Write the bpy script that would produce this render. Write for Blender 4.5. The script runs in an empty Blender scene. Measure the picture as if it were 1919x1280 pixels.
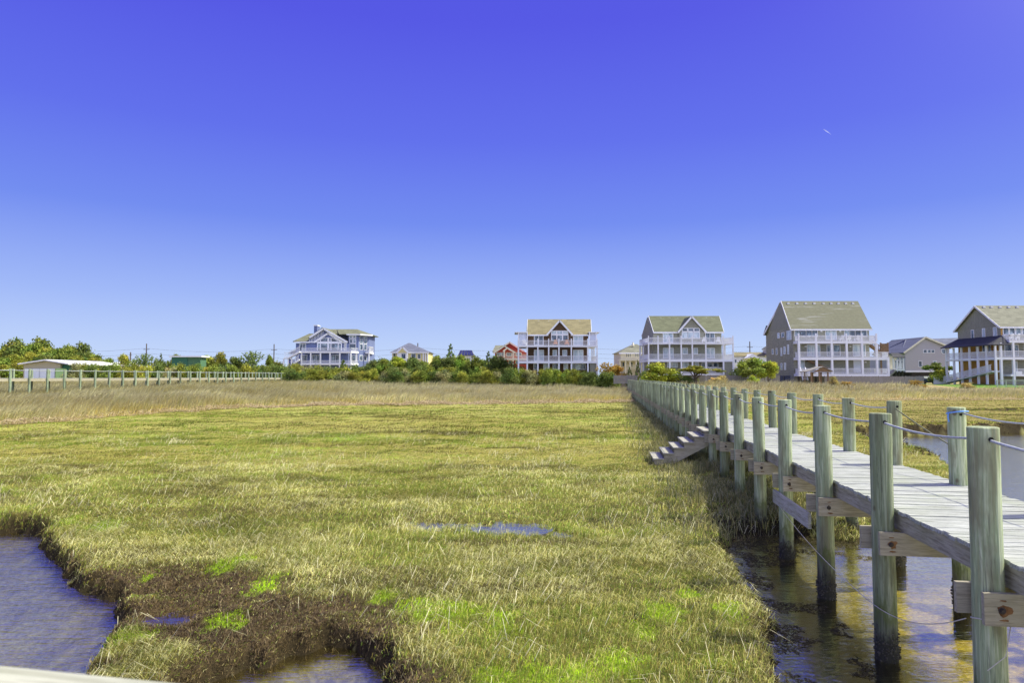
import bpy, bmesh, math, random
import numpy as np
from mathutils import Vector, Matrix
random.seed(7); rng = np.random.default_rng(11)
S = bpy.context.scene; C = bpy.context.collection
R = math.radians

# ------------------------------------------------------------------ camera
FPX, CX, CY, CAMH = 1280.0, 959.5, 640.0, 3.3
PITCH = math.atan(66.7 / FPX)
cam = bpy.data.cameras.new('camera'); camo = bpy.data.objects.new('camera', cam); C.objects.link(camo)
camo.location = (0, 0, CAMH); camo.rotation_euler = (R(90) + PITCH, 0, 0)
cam.sensor_width = 36; cam.lens = 24.01; cam.clip_start = 0.05; cam.clip_end = 9000
cam.dof.use_dof = True; cam.dof.focus_distance = 16; cam.dof.aperture_fstop = 5
S.camera = camo
# ------------------------------------------------------------------ sky, sun, exposure
SUN_EL, SUN_AZ = R(51), R(5)            # azimuth measured from +X towards +Y
w = bpy.data.worlds.new('World'); S.world = w; w.use_nodes = True
nt = w.node_tree; nt.nodes.clear()
out = nt.nodes.new('ShaderNodeOutputWorld'); bg = nt.nodes.new('ShaderNodeBackground')
sky = nt.nodes.new('ShaderNodeTexSky'); sky.sky_type = 'NISHITA'; sky.sun_disc = False
sky.sun_elevation = SUN_EL; sky.sun_rotation = R(90) - SUN_AZ
tc = nt.nodes.new('ShaderNodeTexCoord'); sx = nt.nodes.new('ShaderNodeSeparateXYZ')
rp = nt.nodes.new('ShaderNodeValToRGB'); mx = nt.nodes.new('ShaderNodeMix'); mx.data_type = 'RGBA'
sc_ = nt.nodes.new('ShaderNodeVectorMath'); sc_.operation = 'SCALE'; sc_.inputs['Scale'].default_value = 8.3
nt.links.new(tc.outputs['Generated'], sx.inputs[0]); nt.links.new(sx.outputs['Z'], rp.inputs[0])
el = rp.color_ramp.elements
el[0].position = 0.0; el[0].color = (.60, .74, .99, 1)
el[1].position = 1.0; el[1].color = (.07, .06, .70, 1)
for p_, c_ in ((.045, (.50, .64, .98)), (.11, (.35, .48, .95)), (.22, (.165, .26, .89)), (.33, (.115, .155, .86)), (.47, (.088, .09, .80))):
    e = el.new(p_); e.color = c_ + (1,)
nt.links.new(rp.outputs[0], sc_.inputs[0])
mx.inputs[0].default_value = .93
nt.links.new(sky.outputs[0], mx.inputs[6]); nt.links.new(sc_.outputs[0], mx.inputs[7])
def wmath(op, a, b=None):
    m = nt.nodes.new('ShaderNodeMath'); m.operation = op
    for i, v in ((0, a), (1, b)):
        if v is None: continue
        if isinstance(v, (int, float)): m.inputs[i].default_value = v
        else: nt.links.new(v, m.inputs[i])
    return m.outputs[0]
# sun aureole and unseen pale glow behind camera, added to whiten the ambient light
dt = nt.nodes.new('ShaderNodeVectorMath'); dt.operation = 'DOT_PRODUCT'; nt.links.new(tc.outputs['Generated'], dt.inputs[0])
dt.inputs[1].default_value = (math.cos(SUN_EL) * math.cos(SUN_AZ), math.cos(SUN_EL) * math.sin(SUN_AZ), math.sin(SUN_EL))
aur_fill = wmath('POWER', wmath('MAXIMUM', dt.outputs['Value'], 0.0), 13.0)
back_fill = wmath('POWER', wmath('MAXIMUM', wmath('MULTIPLY', sx.outputs['Y'], -1.0), 0.0), 1.3)
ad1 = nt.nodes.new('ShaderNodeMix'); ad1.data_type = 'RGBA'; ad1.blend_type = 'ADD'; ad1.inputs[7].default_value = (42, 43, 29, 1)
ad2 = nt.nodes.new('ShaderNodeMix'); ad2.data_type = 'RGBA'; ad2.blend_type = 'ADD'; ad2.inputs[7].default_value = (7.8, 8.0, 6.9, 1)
nt.links.new(aur_fill, ad1.inputs[0]); nt.links.new(back_fill, ad2.inputs[0]); nt.links.new(mx.outputs[2], ad1.inputs[6]); nt.links.new(ad1.outputs[2], ad2.inputs[6])
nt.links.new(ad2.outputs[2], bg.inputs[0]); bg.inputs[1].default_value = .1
nt.links.new(bg.outputs[0], out.inputs[0])
sl = bpy.data.lights.new('sun', 'SUN'); sl.energy = 5.0; sl.angle = R(.5); sl.color = (1, .955, .74)
so = bpy.data.objects.new('sun', sl); C.objects.link(so)
sd = Vector((math.cos(SUN_EL) * math.cos(SUN_AZ), math.cos(SUN_EL) * math.sin(SUN_AZ), math.sin(SUN_EL)))
so.rotation_euler = (-sd).to_track_quat('-Z', 'Y').to_euler(); so.location = sd * 50
S.view_settings.view_transform = 'Standard'; S.view_settings.look = 'None'
S.view_settings.exposure = 0.28; S.view_settings.gamma = 1.0

# ------------------------------------------------------------------ photo -> world
def ray(px, py):
    a = px - CX; b = CY - py
    return (a, FPX * math.cos(PITCH) - b * math.sin(PITCH), FPX * math.sin(PITCH) + b * math.cos(PITCH))
def G(px, py, z=0.0):
    r = ray(px, py); t = (z - CAMH) / r[2]; return (r[0] * t, r[1] * t)
def F(px, py, D):
    r = ray(px, py); t = D / r[1]; return (r[0] * t, CAMH + r[2] * t)

# ------------------------------------------------------------------ noise
def _h(ix, iy, s):
    n = (ix.astype(np.int64) * 374761393 + iy.astype(np.int64) * 668265263 + s * 974634777) & 0xffffffff
    n = ((n ^ (n >> 13)) * 1274126177) & 0xffffffff
    return ((n ^ (n >> 16)) & 0xffff) / 65535.0
def vn(x, y, s=0):
    ix = np.floor(x); iy = np.floor(y); fx = x - ix; fy = y - iy
    fx = fx * fx * (3 - 2 * fx); fy = fy * fy * (3 - 2 * fy)
    a = _h(ix, iy, s); b = _h(ix + 1, iy, s); c = _h(ix, iy + 1, s); d = _h(ix + 1, iy + 1, s)
    return (a * (1 - fx) + b * fx) * (1 - fy) + (c * (1 - fx) + d * fx) * fy
def fbm(x, y, s=0, o=4):
    v = 0; a = .5; t = 0
    for i in range(o):
        v = v + a * vn(x, y, s + i * 17); t += a; a *= .5; x = x * 2.03 + 5.1; y = y * 2.03 + 1.7
    return v / t
def ss(a, b, x):
    t = np.clip((x - a) / (b - a), 0, 1); return t * t * (3 - 2 * t)

# ------------------------------------------------------------------ things, parts
def tag(o, label=None, cat=None, group=None, kind=None):
    if label: o['label'] = label
    if cat: o['category'] = cat
    if group: o['group'] = group
    if kind: o['kind'] = kind
    return o
def empty(name, loc, rz=0, label=None, cat=None, group=None):
    o = bpy.data.objects.new(name, None); C.objects.link(o); o.location = loc; o.rotation_euler = (0, 0, rz)
    o.empty_display_size = .3
    return tag(o, label, cat, group)
def copy_tree(o, parent=None):
    c = o.copy(); C.objects.link(c)
    if parent: c.parent = parent
    for ch in list(o.children): copy_tree(ch, c)
    return c
class MB:
    def __init__(s, off=(0, 0, 0)): s.v = []; s.f = []; s.off = Vector(off)
    def poly(s, pts):
        n = len(s.v); s.v += [tuple(Vector(p) - s.off) for p in pts]; s.f.append(tuple(range(n, n + len(pts)))); return s
    def prism(s, pts, d):
        n = len(s.v); k = len(pts); d = Vector(d)
        s.v += [tuple(Vector(p) - s.off) for p in pts] + [tuple(Vector(p) + d - s.off) for p in pts]
        s.f.append(tuple(range(n, n + k))); s.f.append(tuple(range(n + 2 * k - 1, n + k - 1, -1)))
        for i in range(k): s.f.append((n + i, n + k + i, n + k + (i + 1) % k, n + (i + 1) % k))
        return s
    def box(s, x0, x1, y0, y1, z0, z1):
        return s.prism([(x0, y0, z0), (x1, y0, z0), (x1, y1, z0), (x0, y1, z0)], (0, 0, z1 - z0))
    def bar(s, a, b, wd, h=None, up=(0, 0, 1)):
        h = h or wd; a = Vector(a); b = Vector(b); d = (b - a).normalized(); up = Vector(up)
        if abs(d.dot(up)) > .99: up = Vector((0, 1, 0))
        sd_ = d.cross(up).normalized(); u = sd_.cross(d)
        return s.prism([a + sd_ * wd / 2 + u * h / 2, a - sd_ * wd / 2 + u * h / 2, a - sd_ * wd / 2 - u * h / 2, a + sd_ * wd / 2 - u * h / 2], b - a)
    def tube(s, pts, rad, k=6):
        n = len(s.v); pts = [Vector(p) for p in pts]
        rads = rad if isinstance(rad, (list, tuple)) else [rad] * len(pts)
        for i, p in enumerate(pts):
            d = (pts[min(i + 1, len(pts) - 1)] - pts[max(i - 1, 0)]).normalized()
            a = d.cross(Vector((0, 0, 1)));
            if a.length < .05: a = d.cross(Vector((0, 1, 0)))
            a.normalize(); b = d.cross(a)
            for j in range(k):
                t = 2 * math.pi * j / k; s.v.append(tuple(p + (a * math.cos(t) + b * math.sin(t)) * rads[i] - s.off))
        for i in range(len(pts) - 1):
            for j in range(k):
                q = n + i * k; s.f.append((q + j, q + (j + 1) % k, q + k + (j + 1) % k, q + k + j))
        s.f.append(tuple(range(n + k - 1, n - 1, -1))); s.f.append(tuple(range(n + (len(pts) - 1) * k, n + len(pts) * k)))
        return s
    def build(s, name, mat, parent=None, smooth=False):
        me = bpy.data.meshes.new(name); me.from_pydata(s.v, [], s.f); me.materials.append(mat)
        bm = bmesh.new(); bm.from_mesh(me); bmesh.ops.recalc_face_normals(bm, faces=bm.faces); bm.to_mesh(me); bm.free()
        if me.polygons and len(me.polygons) == 1 and me.polygons[0].normal.z < 0: me.flip_normals()
        if smooth: me.polygons.foreach_set('use_smooth', [True] * len(me.polygons))
        o = bpy.data.objects.new(name, me); C.objects.link(o)
        if parent: o.parent = parent
        return o
def np_mesh(name, v, tris, mat, col=None, parent=None, quads=None):
    me = bpy.data.meshes.new(name); v = np.asarray(v, np.float32)
    F_ = tris if quads is None else quads; k = F_.shape[1]; nf = len(F_)
    me.vertices.add(len(v)); me.vertices.foreach_set('co', v.ravel())
    me.loops.add(nf * k); me.loops.foreach_set('vertex_index', F_.astype(np.int32).ravel())
    me.polygons.add(nf); me.polygons.foreach_set('loop_start', np.arange(0, nf * k, k, dtype=np.int32))
    me.update(calc_edges=True)
    if col is not None:
        a = me.color_attributes.new('Col', 'FLOAT_COLOR', 'POINT')
        c4 = np.ones((len(v), 4), np.float32); c4[:, :3] = col; a.data.foreach_set('color', c4.ravel())
    me.materials.append(mat)
    o = bpy.data.objects.new(name, me); C.objects.link(o)
    if parent: o.parent = parent
    return o

# ------------------------------------------------------------------ materials
class NT:
    def __init__(s, name, rough=.8, spec=.3):
        s.m = bpy.data.materials.new(name); s.m.use_nodes = True; s.t = s.m.node_tree; s.t.nodes.clear()
        s.o = s.n('OutputMaterial'); s.b = s.n('BsdfPrincipled'); s.b.inputs['Roughness'].default_value = rough
        s.b.inputs['Specular IOR Level'].default_value = spec; s.l(s.b.outputs[0], s.o.inputs[0])
    def n(s, k, **kw):
        n = s.t.nodes.new('ShaderNode' + k)
        for a, b in kw.items(): setattr(n, a, b)
        return n
    def l(s, a, b): s.t.links.new(a, b)
    def coords(s, scale=(1, 1, 1), kind='Object'):
        if kind == 'World': src = s.n('NewGeometry').outputs['Position']
        else: src = s.n('TexCoord').outputs[kind]
        mp = s.n('Mapping'); mp.inputs['Scale'].default_value = scale; s.l(src, mp.inputs[0]); return mp.outputs[0]
    def noise(s, vec, scale=5, detail=4, rough=.6, dist=0):
        n = s.n('TexNoise'); n.inputs['Scale'].default_value = scale; n.inputs['Detail'].default_value = detail
        n.inputs['Roughness'].default_value = rough; n.inputs['Distortion'].default_value = dist; s.l(vec, n.inputs['Vector']); return n.outputs[0]
    def ramp(s, fac, stops):
        r = s.n('ValToRGB'); e = r.color_ramp.elements
        e[0].position, e[0].color = stops[0][0], tuple(stops[0][1]) + (1,)
        e[1].position, e[1].color = stops[-1][0], tuple(stops[-1][1]) + (1,)
        for p, c in stops[1:-1]: q = e.new(p); q.color = tuple(c) + (1,)
        s.l(fac, r.inputs[0]); return r.outputs[0]
    def mix(s, f, a, b, mode='MIX'):
        m = s.n('Mix', data_type='RGBA', blend_type=mode)
        for i, v in ((0, f), (6, a), (7, b)):
            if isinstance(v, (int, float)): m.inputs[i].default_value = v
            elif isinstance(v, tuple): m.inputs[i].default_value = v + (1,)
            else: s.l(v, m.inputs[i])
        return m.outputs[2]
    def math(s, op, a, b=None, clamp=False):
        m = s.n('Math', operation=op); m.use_clamp = clamp
        for i, v in ((0, a), (1, b)):
            if v is None: continue
            if isinstance(v, (int, float)): m.inputs[i].default_value = v
            else: s.l(v, m.inputs[i])
        return m.outputs[0]
    def bump(s, h, st=.3, d=.02):
        b = s.n('Bump'); b.inputs['Strength'].default_value = st; b.inputs['Distance'].default_value = d
        s.l(h, b.inputs['Height']); s.l(b.outputs[0], s.b.inputs['Normal']); return b.outputs[0]
    def col(s, c): s.l(c, s.b.inputs['Base Color']); return s.m
def plain(name, c, rough=.8, var=.25, scale=1.5, stretch=(1, 1, 1), spec=.3):
    t = NT(name, rough, spec); n = t.noise(t.coords(stretch), scale, 5, .65)
    a = tuple(x * (1 - var) for x in c); b = tuple(min(1, x * (1 + var)) for x in c)
    t.bump(n, .15, .02)
    return t.col(t.ramp(n, [(.3, a), (.7, b)]))
def clap(name, c, pitch=.2, vert=False, var=.2):       # clapboard, shingle courses or vertical boards
    t = NT(name, .85, .2); co = t.coords()
    sp = t.n('SeparateXYZ'); t.l(co, sp.inputs[0])
    v = t.math('ADD', sp.outputs[0], sp.outputs[1]) if vert else sp.outputs[2]
    fr = t.math('FRACT', t.math('DIVIDE', v, pitch))
    n = t.noise(t.coords((1, 1, 3) if not vert else (4, 4, .5)), 2.2, 5, .7)
    base = t.ramp(n, [(.3, tuple(x * (1 - var) for x in c)), (.7, tuple(min(1, x * (1 + var)) for x in c))])
    t.bump(fr, .4, .02)
    return t.col(base)
def roofmat(name, c, var=.22):
    t = NT(name, .9, .2); br = t.n('TexBrick'); br.inputs['Scale'].default_value = 1
    br.inputs['Brick Width'].default_value = .9; br.inputs['Row Height'].default_value = .3; br.inputs['Mortar Size'].default_value = .012
    br.inputs['Color1'].default_value = tuple(x * (1 - var) for x in c) + (1,); br.inputs['Color2'].default_value = tuple(x * (1 + var) for x in c) + (1,)
    br.inputs['Mortar'].default_value = tuple(x * .6 for x in c) + (1,)
    mp = t.n('Mapping'); mp.inputs['Rotation'].default_value = (R(90), 0, 0); t.l(t.n('TexCoord').outputs['Object'], mp.inputs[0]); t.l(mp.outputs[0], br.inputs['Vector'])
    n = t.noise(t.coords((1, 1, 1)), .6, 5, .7)
    return t.col(t.mix(.35, br.outputs[0], t.ramp(n, [(.3, tuple(x * .75 for x in c)), (.7, tuple(x * 1.3 for x in c))])))
def post_mat(name, ca, cb, cc, wet=True):
    t = NT(name, .85, .2)
    oi = t.n('ObjectInfo'); ad = t.n('VectorMath', operation='ADD'); sc = t.n('VectorMath', operation='SCALE')
    cmb = t.n('CombineXYZ'); t.l(oi.outputs['Random'], cmb.inputs[0]); t.l(oi.outputs['Random'], cmb.inputs[2])
    t.l(cmb.outputs[0], sc.inputs[0]); sc.inputs['Scale'].default_value = 37.0
    t.l(t.n('TexCoord').outputs['Object'], ad.inputs[0]); t.l(sc.outputs[0], ad.inputs[1])
    def mp(s): m = t.n('Mapping'); m.inputs['Scale'].default_value = s; t.l(ad.outputs[0], m.inputs[0]); return m.outputs[0]
    n1 = t.noise(mp((26, 26, 1.1)), 1, 6, .65, .6); n2 = t.noise(mp((5, 5, 1.3)), 1, 4, .6); n3 = t.noise(mp((60, 60, 2.0)), 1, 3, .7, .8)
    c = t.ramp(n1, [(.30, cc), (.46, ca), (.62, cb), (.75, ca)])
    c = t.mix(t.ramp(n2, [(.5, (0, 0, 0)), (.66, (.8, .8, .8))]), c, tuple(x * .62 for x in cc))
    c = t.mix(t.ramp(n3, [(.30, (.75, .75, .75)), (.42, (0, 0, 0))]), c, (.07, .065, .05))
    kn = t.n('TexVoronoi'); kn.inputs['Scale'].default_value = 2.1; t.l(mp((1, 1, .7)), kn.inputs['Vector'])
    c = t.mix(t.ramp(kn.outputs['Distance'], [(.05, (.9, .9, .9)), (.085, (0, 0, 0))]), c, (.10, .07, .045))
    br = t.n('ObjectInfo'); tone = t.math('ADD', t.math('MULTIPLY', br.outputs['Random'], .5), .75)
    hv = t.n('HueSaturation'); t.l(c, hv.inputs['Color']); t.l(tone, hv.inputs['Value']); c = hv.outputs[0]
    if wet:
        z = t.n('SeparateXYZ'); t.l(t.n('NewGeometry').outputs['Position'], z.inputs[0])
        nz = t.noise(t.coords((9, 9, 2.5), 'World'), 1, 5, .7)
        zz = t.math('ADD', z.outputs[2], t.math('MULTIPLY', t.math('SUBTRACT', nz, .5), 1.0))
        alg = t.ramp(t.math('ABSOLUTE', t.math('SUBTRACT', zz, .55)), [(0, (.7, .7, .7)), (.16, (0, 0, 0))])
        c = t.mix(alg, c, (.13, .17, .03))
        c = t.mix(t.ramp(zz, [(.22, (.97, .97, .97)), (.45, (.5, .5, .5)), (.85, (0, 0, 0))]), c, (.034, .032, .024))
    t.bump(t.math('ADD', n1, n3), .5, .012)
    return t.col(c)
M = {}
M['post'] = post_mat('green_treated_timber', (.215, .265, .15), (.42, .46, .31), (.26, .25, .15))
M['mint_post'] = post_mat('mint_green_timber', (.23, .29, .19), (.30, .37, .25), (.2, .22, .15), False)
def plank_mat(name, ca, cb, dark, axis=0, pitch=.148):
    t = NT(name, .85, .2); sx_ = (2.2, 42, 30) if axis == 0 else (42, 2.2, 30)
    n = t.noise(t.coords(sx_), 1, 6, .7, .3); n2 = t.noise(t.coords((1.3, 1.3, 1.3)), 1, 4, .6); n3 = t.noise(t.coords(tuple(x * 2.3 for x in sx_)), 1, 3, .7)
    sp = t.n('SeparateXYZ'); t.l(t.n('TexCoord').outputs['Object'], sp.inputs[0])
    wn = t.n('TexWhiteNoise', noise_dimensions='1D'); t.l(t.math('FLOOR', t.math('DIVIDE', sp.outputs[1 - axis], pitch)), wn.inputs['W'])
    c = t.ramp(n, [(.34, dark), (.47, ca), (.62, cb)])
    c = t.mix(t.ramp(n3, [(.36, (.7, .7, .7)), (.46, (0, 0, 0))]), c, dark)
    c = t.mix(t.math('MULTIPLY', wn.outputs['Value'], .45), c, tuple(x * .72 for x in ca))
    c = t.mix(t.ramp(n2, [(.5, (0, 0, 0)), (.7, (.5, .5, .5))]), c, (ca[0] * .8, ca[1] * .85, ca[2] * .62))
    t.bump(n, .5, .006); return t.col(c)
M['deck'] = plank_mat('weathered_deck_boards', (.35, .365, .34), (.54, .55, .53), (.12, .12, .10))
M['beam'] = plank_mat('pale_beam_timber', (.36, .33, .25), (.47, .43, .33), (.20, .17, .12), 0, 3.0)
M['joist'] = plank_mat('pale_joist_timber', (.33, .31, .24), (.45, .41, .32), (.19, .16, .11), 1, 3.0)
M['tread'] = plank_mat('stair_tread_timber', (.38, .37, .31), (.48, .46, .40), (.2, .18, .14), 1, 3.0)
M['rail_board'] = plank_mat('pale_rail_board', (.42, .42, .34), (.52, .52, .43), (.30, .30, .23), 0, 9.0)
t = NT('rust_stain', .9, .1); M['rust'] = t.col(t.ramp(t.noise(t.coords((9, 9, 9)), 1, 4, .7), [(.35, (.09, .045, .02)), (.6, (.24, .13, .06))]))
M['bolt'] = plain('rusty_bolt', (.05, .04, .035), .7, .4, 20)
M['rope'] = plain('grey_nylon_rope', (.42, .44, .46), .6, .35, 60)
M['old_rope'] = plain('mossy_old_rope', (.17, .17, .10), .8, .4, 40)
M['blue_rope'] = plain('blue_polypropylene_rope', (.16, .34, .75), .5, .2, 50)
M['string'] = plain('thin_pale_string', (.55, .52, .45), .8, .2, 50)
M['hole'] = plain('dark_rope_hole', (.012, .011, .01), .9, .2)
M['galv'] = plain('grey_galvanised_pipe', (.40, .46, .43), .5, .15, 10)
M['barn'] = plain('barnacle_crust', (.075, .068, .05), .95, .7, 25)
# houses
M['white'] = plain('white_painted_trim', (.74, .75, .80), .6, .06, 1.0)
M['offw'] = plain('cream_painted_trim', (.72, .68, .52), .6, .06, 1.0)
M['brown_wall'] = clap('brown_cedar_shingles', (.095, .058, .034))
M['grey_wall'] = clap('weathered_grey_shingles', (.275, .275, .225), .2, False, .28)
M['grey_board'] = clap('weathered_grey_boards', (.25, .25, .205), .3, True, .22)
M['gold_board'] = clap('golden_cedar_boards', (.42, .24, .07), .2, True, .2)
M['blue_wall'] = clap('blue_painted_siding', (.145, .18, .34), .2, False, .08)
M['light_wall'] = clap('light_grey_siding', (.42, .405, .43), .2, False, .05)
M['cream_wall'] = clap('cream_siding', (.62, .58, .46), .2, False, .06)
M['red_wall'] = clap('brick_red_siding', (.40, .075, .05), .2, False, .12)
M['yellow_wall'] = clap('yellow_siding', (.60, .54, .26), .2, False, .08)
M['beige_wall'] = clap('beige_stucco', (.42, .38, .28), .4, False, .05)
M['green_wall'] = clap('dark_green_siding', (.05, .15, .10), .2, False, .08)
M['mid_green'] = clap('mid_green_siding', (.08, .17, .10), .2, False, .08)
M['lime_wall'] = plain('pale_lime_panel', (.35, .55, .22), .8, .06)
M['tan_roof'] = roofmat('tan_asphalt_shingles', (.205, .18, .10))
M['olive_roof'] = roofmat('olive_grey_shingles', (.15, .155, .10))
M['green_roof'] = roofmat('green_asphalt_shingles', (.125, .135, .083))
t = NT('worn_olive_shingles', .9, .2)
n = t.noise(t.coords((.16, .3, 2.6)), 1, 5, .65); n2 = t.noise(t.coords((2, 2, 4)), 1, 4, .7)
c = t.ramp(n2, [(.3, (.12, .122, .085)), (.7, (.17, .17, .115))])
M['worn_roof'] = t.col(t.mix(t.ramp(n, [(.57, (0, 0, 0)), (.66, (.7, .7, .7))]), c, (.28, .28, .27)))
M['grey_roof'] = roofmat('grey_asphalt_shingles', (.19, .19, .145))
M['slate_roof'] = roofmat('slate_blue_shingles', (.13, .14, .19))
M['dark_roof'] = roofmat('dark_porch_shingles', (.062, .062, .07))
M['white_roof'] = plain('white_metal_roofing', (.78, .78, .80), .5, .04)
M['solar'] = plain('dark_solar_panel', (.03, .035, .06), .2, .2, 1, (1, 1, 1), .6)
t = NT('window_glass', .12, .6); n = t.noise(t.coords((1.2, 1.2, .8), 'World'), 1, 3, .5)
M['glass'] = t.col(t.ramp(n, [(.35, (.02, .03, .06)), (.5, (.06, .09, .15)), (.68, (.28, .36, .44))]))
t = NT('curtained_glass', .15, .6); n = t.noise(t.coords((2, 2, .6), 'World'), 1, 3, .5)
M['curtain'] = t.col(t.ramp(n, [(.35, (.25, .33, .42)), (.65, (.55, .62, .68))]))
t = NT('insect_screen', .9, .1); t.b.inputs['Alpha'].default_value = .55; t.b.inputs['Base Color'].default_value = (.55, .57, .68, 1); M['screen'] = t.m
M['door'] = plain('white_door', (.66, .70, .78), .5, .05)
M['brownwood'] = plain('brown_stained_timber', (.20, .13, .075), .85, .3, 3)
M['picket'] = plain('grey_weathered_pickets', (.25, .235, .22), .9, .35, 3, (6, 6, .4))
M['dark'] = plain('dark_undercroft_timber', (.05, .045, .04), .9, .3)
M['bin'] = plain('dark_blue_plastic', (.03, .04, .09), .5, .2)
M['vent'] = plain('light_roof_vent', (.62, .62, .60), .6, .1)
M['pole'] = plain('creosoted_pole', (.12, .10, .09), .9, .3, 4)
M['wire'] = plain('black_power_wire', (.05, .05, .06), .6, .1)
M['chair_orange'] = plain('orange_chair_slats', (.55, .25, .12), .6, .1)
M['blue_door'] = plain('blue_painted_door', (.05, .09, .40), .5, .1)
M['fence_green'] = plain('mint_fence_timber', (.38, .48, .34), .8, .2)
M['bark'] = plain('grey_brown_bark', (.13, .105, .085), .95, .4, 8, (1, 1, .3))
def veg_mat(name, trans=.3):
    t = NT(name, .75, .15); a = t.n('VertexColor'); a.layer_name = 'Col'
    t.l(a.outputs[0], t.b.inputs['Base Color'])
    tr = t.n('BsdfTranslucent'); t.l(a.outputs[0], tr.inputs[0]); m = t.n('MixShader'); m.inputs[0].default_value = trans
    t.l(t.b.outputs[0], m.inputs[1]); t.l(tr.outputs[0], m.inputs[2]); t.l(m.outputs[0], t.o.inputs[0]); return t.m
M['blade'] = veg_mat('grass_blades', .22)
def leaf_mat(name, trans=.3):
    t = NT(name, .7, .2); a = t.n('VertexColor'); a.layer_name = 'Col'; oi = t.n('ObjectInfo')
    c = t.mix(1.0, a.outputs[0], oi.outputs['Color'], 'MULTIPLY')
    t.l(c, t.b.inputs['Base Color'])
    tr = t.n('BsdfTranslucent'); t.l(c, tr.inputs[0]); m = t.n('MixShader'); m.inputs[0].default_value = trans
    t.l(t.b.outputs[0], m.inputs[1]); t.l(tr.outputs[0], m.inputs[2]); t.l(m.outputs[0], t.o.inputs[0]); return t.m
M['leaf'] = leaf_mat('foliage')

# ------------------------------------------------------------------ terrain
AZ = R(8.05); ux, uy = math.sin(AZ), math.cos(AZ)          # boardwalk direction
def L_of(x, y): return x * uy - y * ux                       # across the boardwalk
def T_of(x, y): return x * ux + y * uy
POLY = [
    [(-60, 15.2), (-22, 15.0), (-14, 14.9), (-10.6, 14.6), (-9.6, 14.0), (-8.6, 12.9), (-7.7, 11.75), (-7.2, 11.3), (-6.75, 10.8), (-6.1, 10.35), (-5.55, 9.95), (-5.65, 9.5), (-5.25, 9.2), (-5.2, 8.8), (-4.9, 8.3), (-4.7, 7.8), (-4.4, 6.0), (-3.5, 5.0), (-60, 4.8)],
    [(-3.2, 7.0), (-2.95, 7.6), (-2.7, 8.25), (-2.3, 8.5), (-1.95, 8.38), (-1.6, 7.95), (-1.3, 7.2), (-1.4, 5), (-3.2, 5)],
    [(1.9, 5.0), (2.6, 6.6), (2.9, 7.6), (3.15, 8.6), (3.45, 9.7), (3.55, 10.8), (3.9, 11.9), (4.05, 12.9), (4.6, 13.7), (5.2, 14.0), (6.1, 13.9), (6.9, 13.6), (7.6, 14.6), (9.6, 16.5), (11.6, 18.6), (13.7, 20.9), (14.6, 22.8), (16.1, 26.4), (16.7, 29.1), (17.5, 33.2), (18.2, 36.0), (19.5, 38.4), (26, 39.6), (31, 40.6), (36, 42), (45, 43), (70, 46), (110, 50), (110, 4), (2, 4)],
    [(-200, 5.1), (200, 5.1), (200, -200), (-200, -200)],
    [(37, 56.5), (45, 55.5), (60, 55), (110, 54), (110, 60), (60, 60), (44, 59.5)],
]
def poly_sd(x, y, P):
    d = np.full(x.shape, 1e9); ins = np.zeros(x.shape, bool); n = len(P)
    for i in range(n):
        ax, ay = P[i]; bx, by = P[(i + 1) % n]; ex, ey = bx - ax, by - ay
        t = np.clip(((x - ax) * ex + (y - ay) * ey) / (ex * ex + ey * ey), 0, 1)
        d = np.minimum(d, (x - ax - t * ex) ** 2 + (y - ay - t * ey) ** 2)
        if ay != by:
            c = ((ay > y) != (by > y)) & (x < (bx - ax) * (y - ay) / (by - ay) + ax); ins ^= c
    return np.where(ins, -1, 1) * np.sqrt(d)
def water_d(x, y):
    d = np.full(x.shape, 1e9)
    near = y < 75
    xn, yn = x[near], y[near]; dn = np.full(xn.shape, 1e9)
    for P in POLY: dn = np.minimum(dn, poly_sd(xn, yn, P))
    dn = dn + (fbm(xn * 1.1, yn * 1.1, 3, 3) - .5) * .55 + (fbm(xn * 5, yn * 5, 9, 3) - .5) * .28
    d[near] = dn; return d
YX = [-400, -60, -40, -31, -28.8, -27.4, -24, -14.7, -3.4, 14, 20, 40, 80, 400]
YY = [18, 27, 31, 37, 44, 55, 65, 72.5, 73.5, 80, 83, 85, 89, 95]
def Ye(x): return np.interp(x, YX, YY)
def tall_e(x, y): return y - Ye(x) + (fbm(x * .35, y * .35, 21, 3) - .5) * 4.0
BROWN = [G(a, b, .15) for a, b in [(105, 1060), (250, 1088), (400, 1078), (520, 1100), (620, 1120), (700, 1150), (800, 1195), (740, 1215), (760, 1300), (380, 1330), (330, 1240), (190, 1180)]]
LIME = [(G(a, b, .25), r) for a, b, r in [(432, 1060, .22), (455, 1052, .18), (495, 1095, .22), (282, 1080, .10), (770, 1142, .22), (810, 1150, .3), (860, 1158, .28), (720, 1120, .16), (415, 1165, .18), (447, 1168, .1), (210, 1195, .22), (260, 1188, .15), (1245, 1150, .25), (1290, 1110, .15), (1205, 1185, .18), (1160, 1245, .25), (1090, 1268, .25), (1010, 1276, .25), (930, 1276, .2), (1330, 1240, .12), (120, 985, .35), (200, 990, .4), (20, 965, .4), (930, 1180, .25), (1370, 1150, .2)]]
PUD = [(G(a, b, .27), rx, ry) for a, b, rx, ry in [(830, 986, .7, .2), (915, 996, .4, .16), (960, 994, .55, .26), (1015, 1000, .45, .16), (1060, 1006, .3, .12), (318, 1148, .35, .13), (350, 1143, .15, .08)]]
def pud_f(x, y):
    f = np.zeros(x.shape)
    for (c, rx, ry) in PUD:
        f = np.maximum(f, np.clip(1.35 - np.sqrt(((x - c[0]) / rx) ** 2 + ((y - c[1]) / (ry * 2.0)) ** 2) + (fbm(x * 7, y * 7, 5, 2) - .5) * 1.3, 0, 1))
    return f
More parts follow.
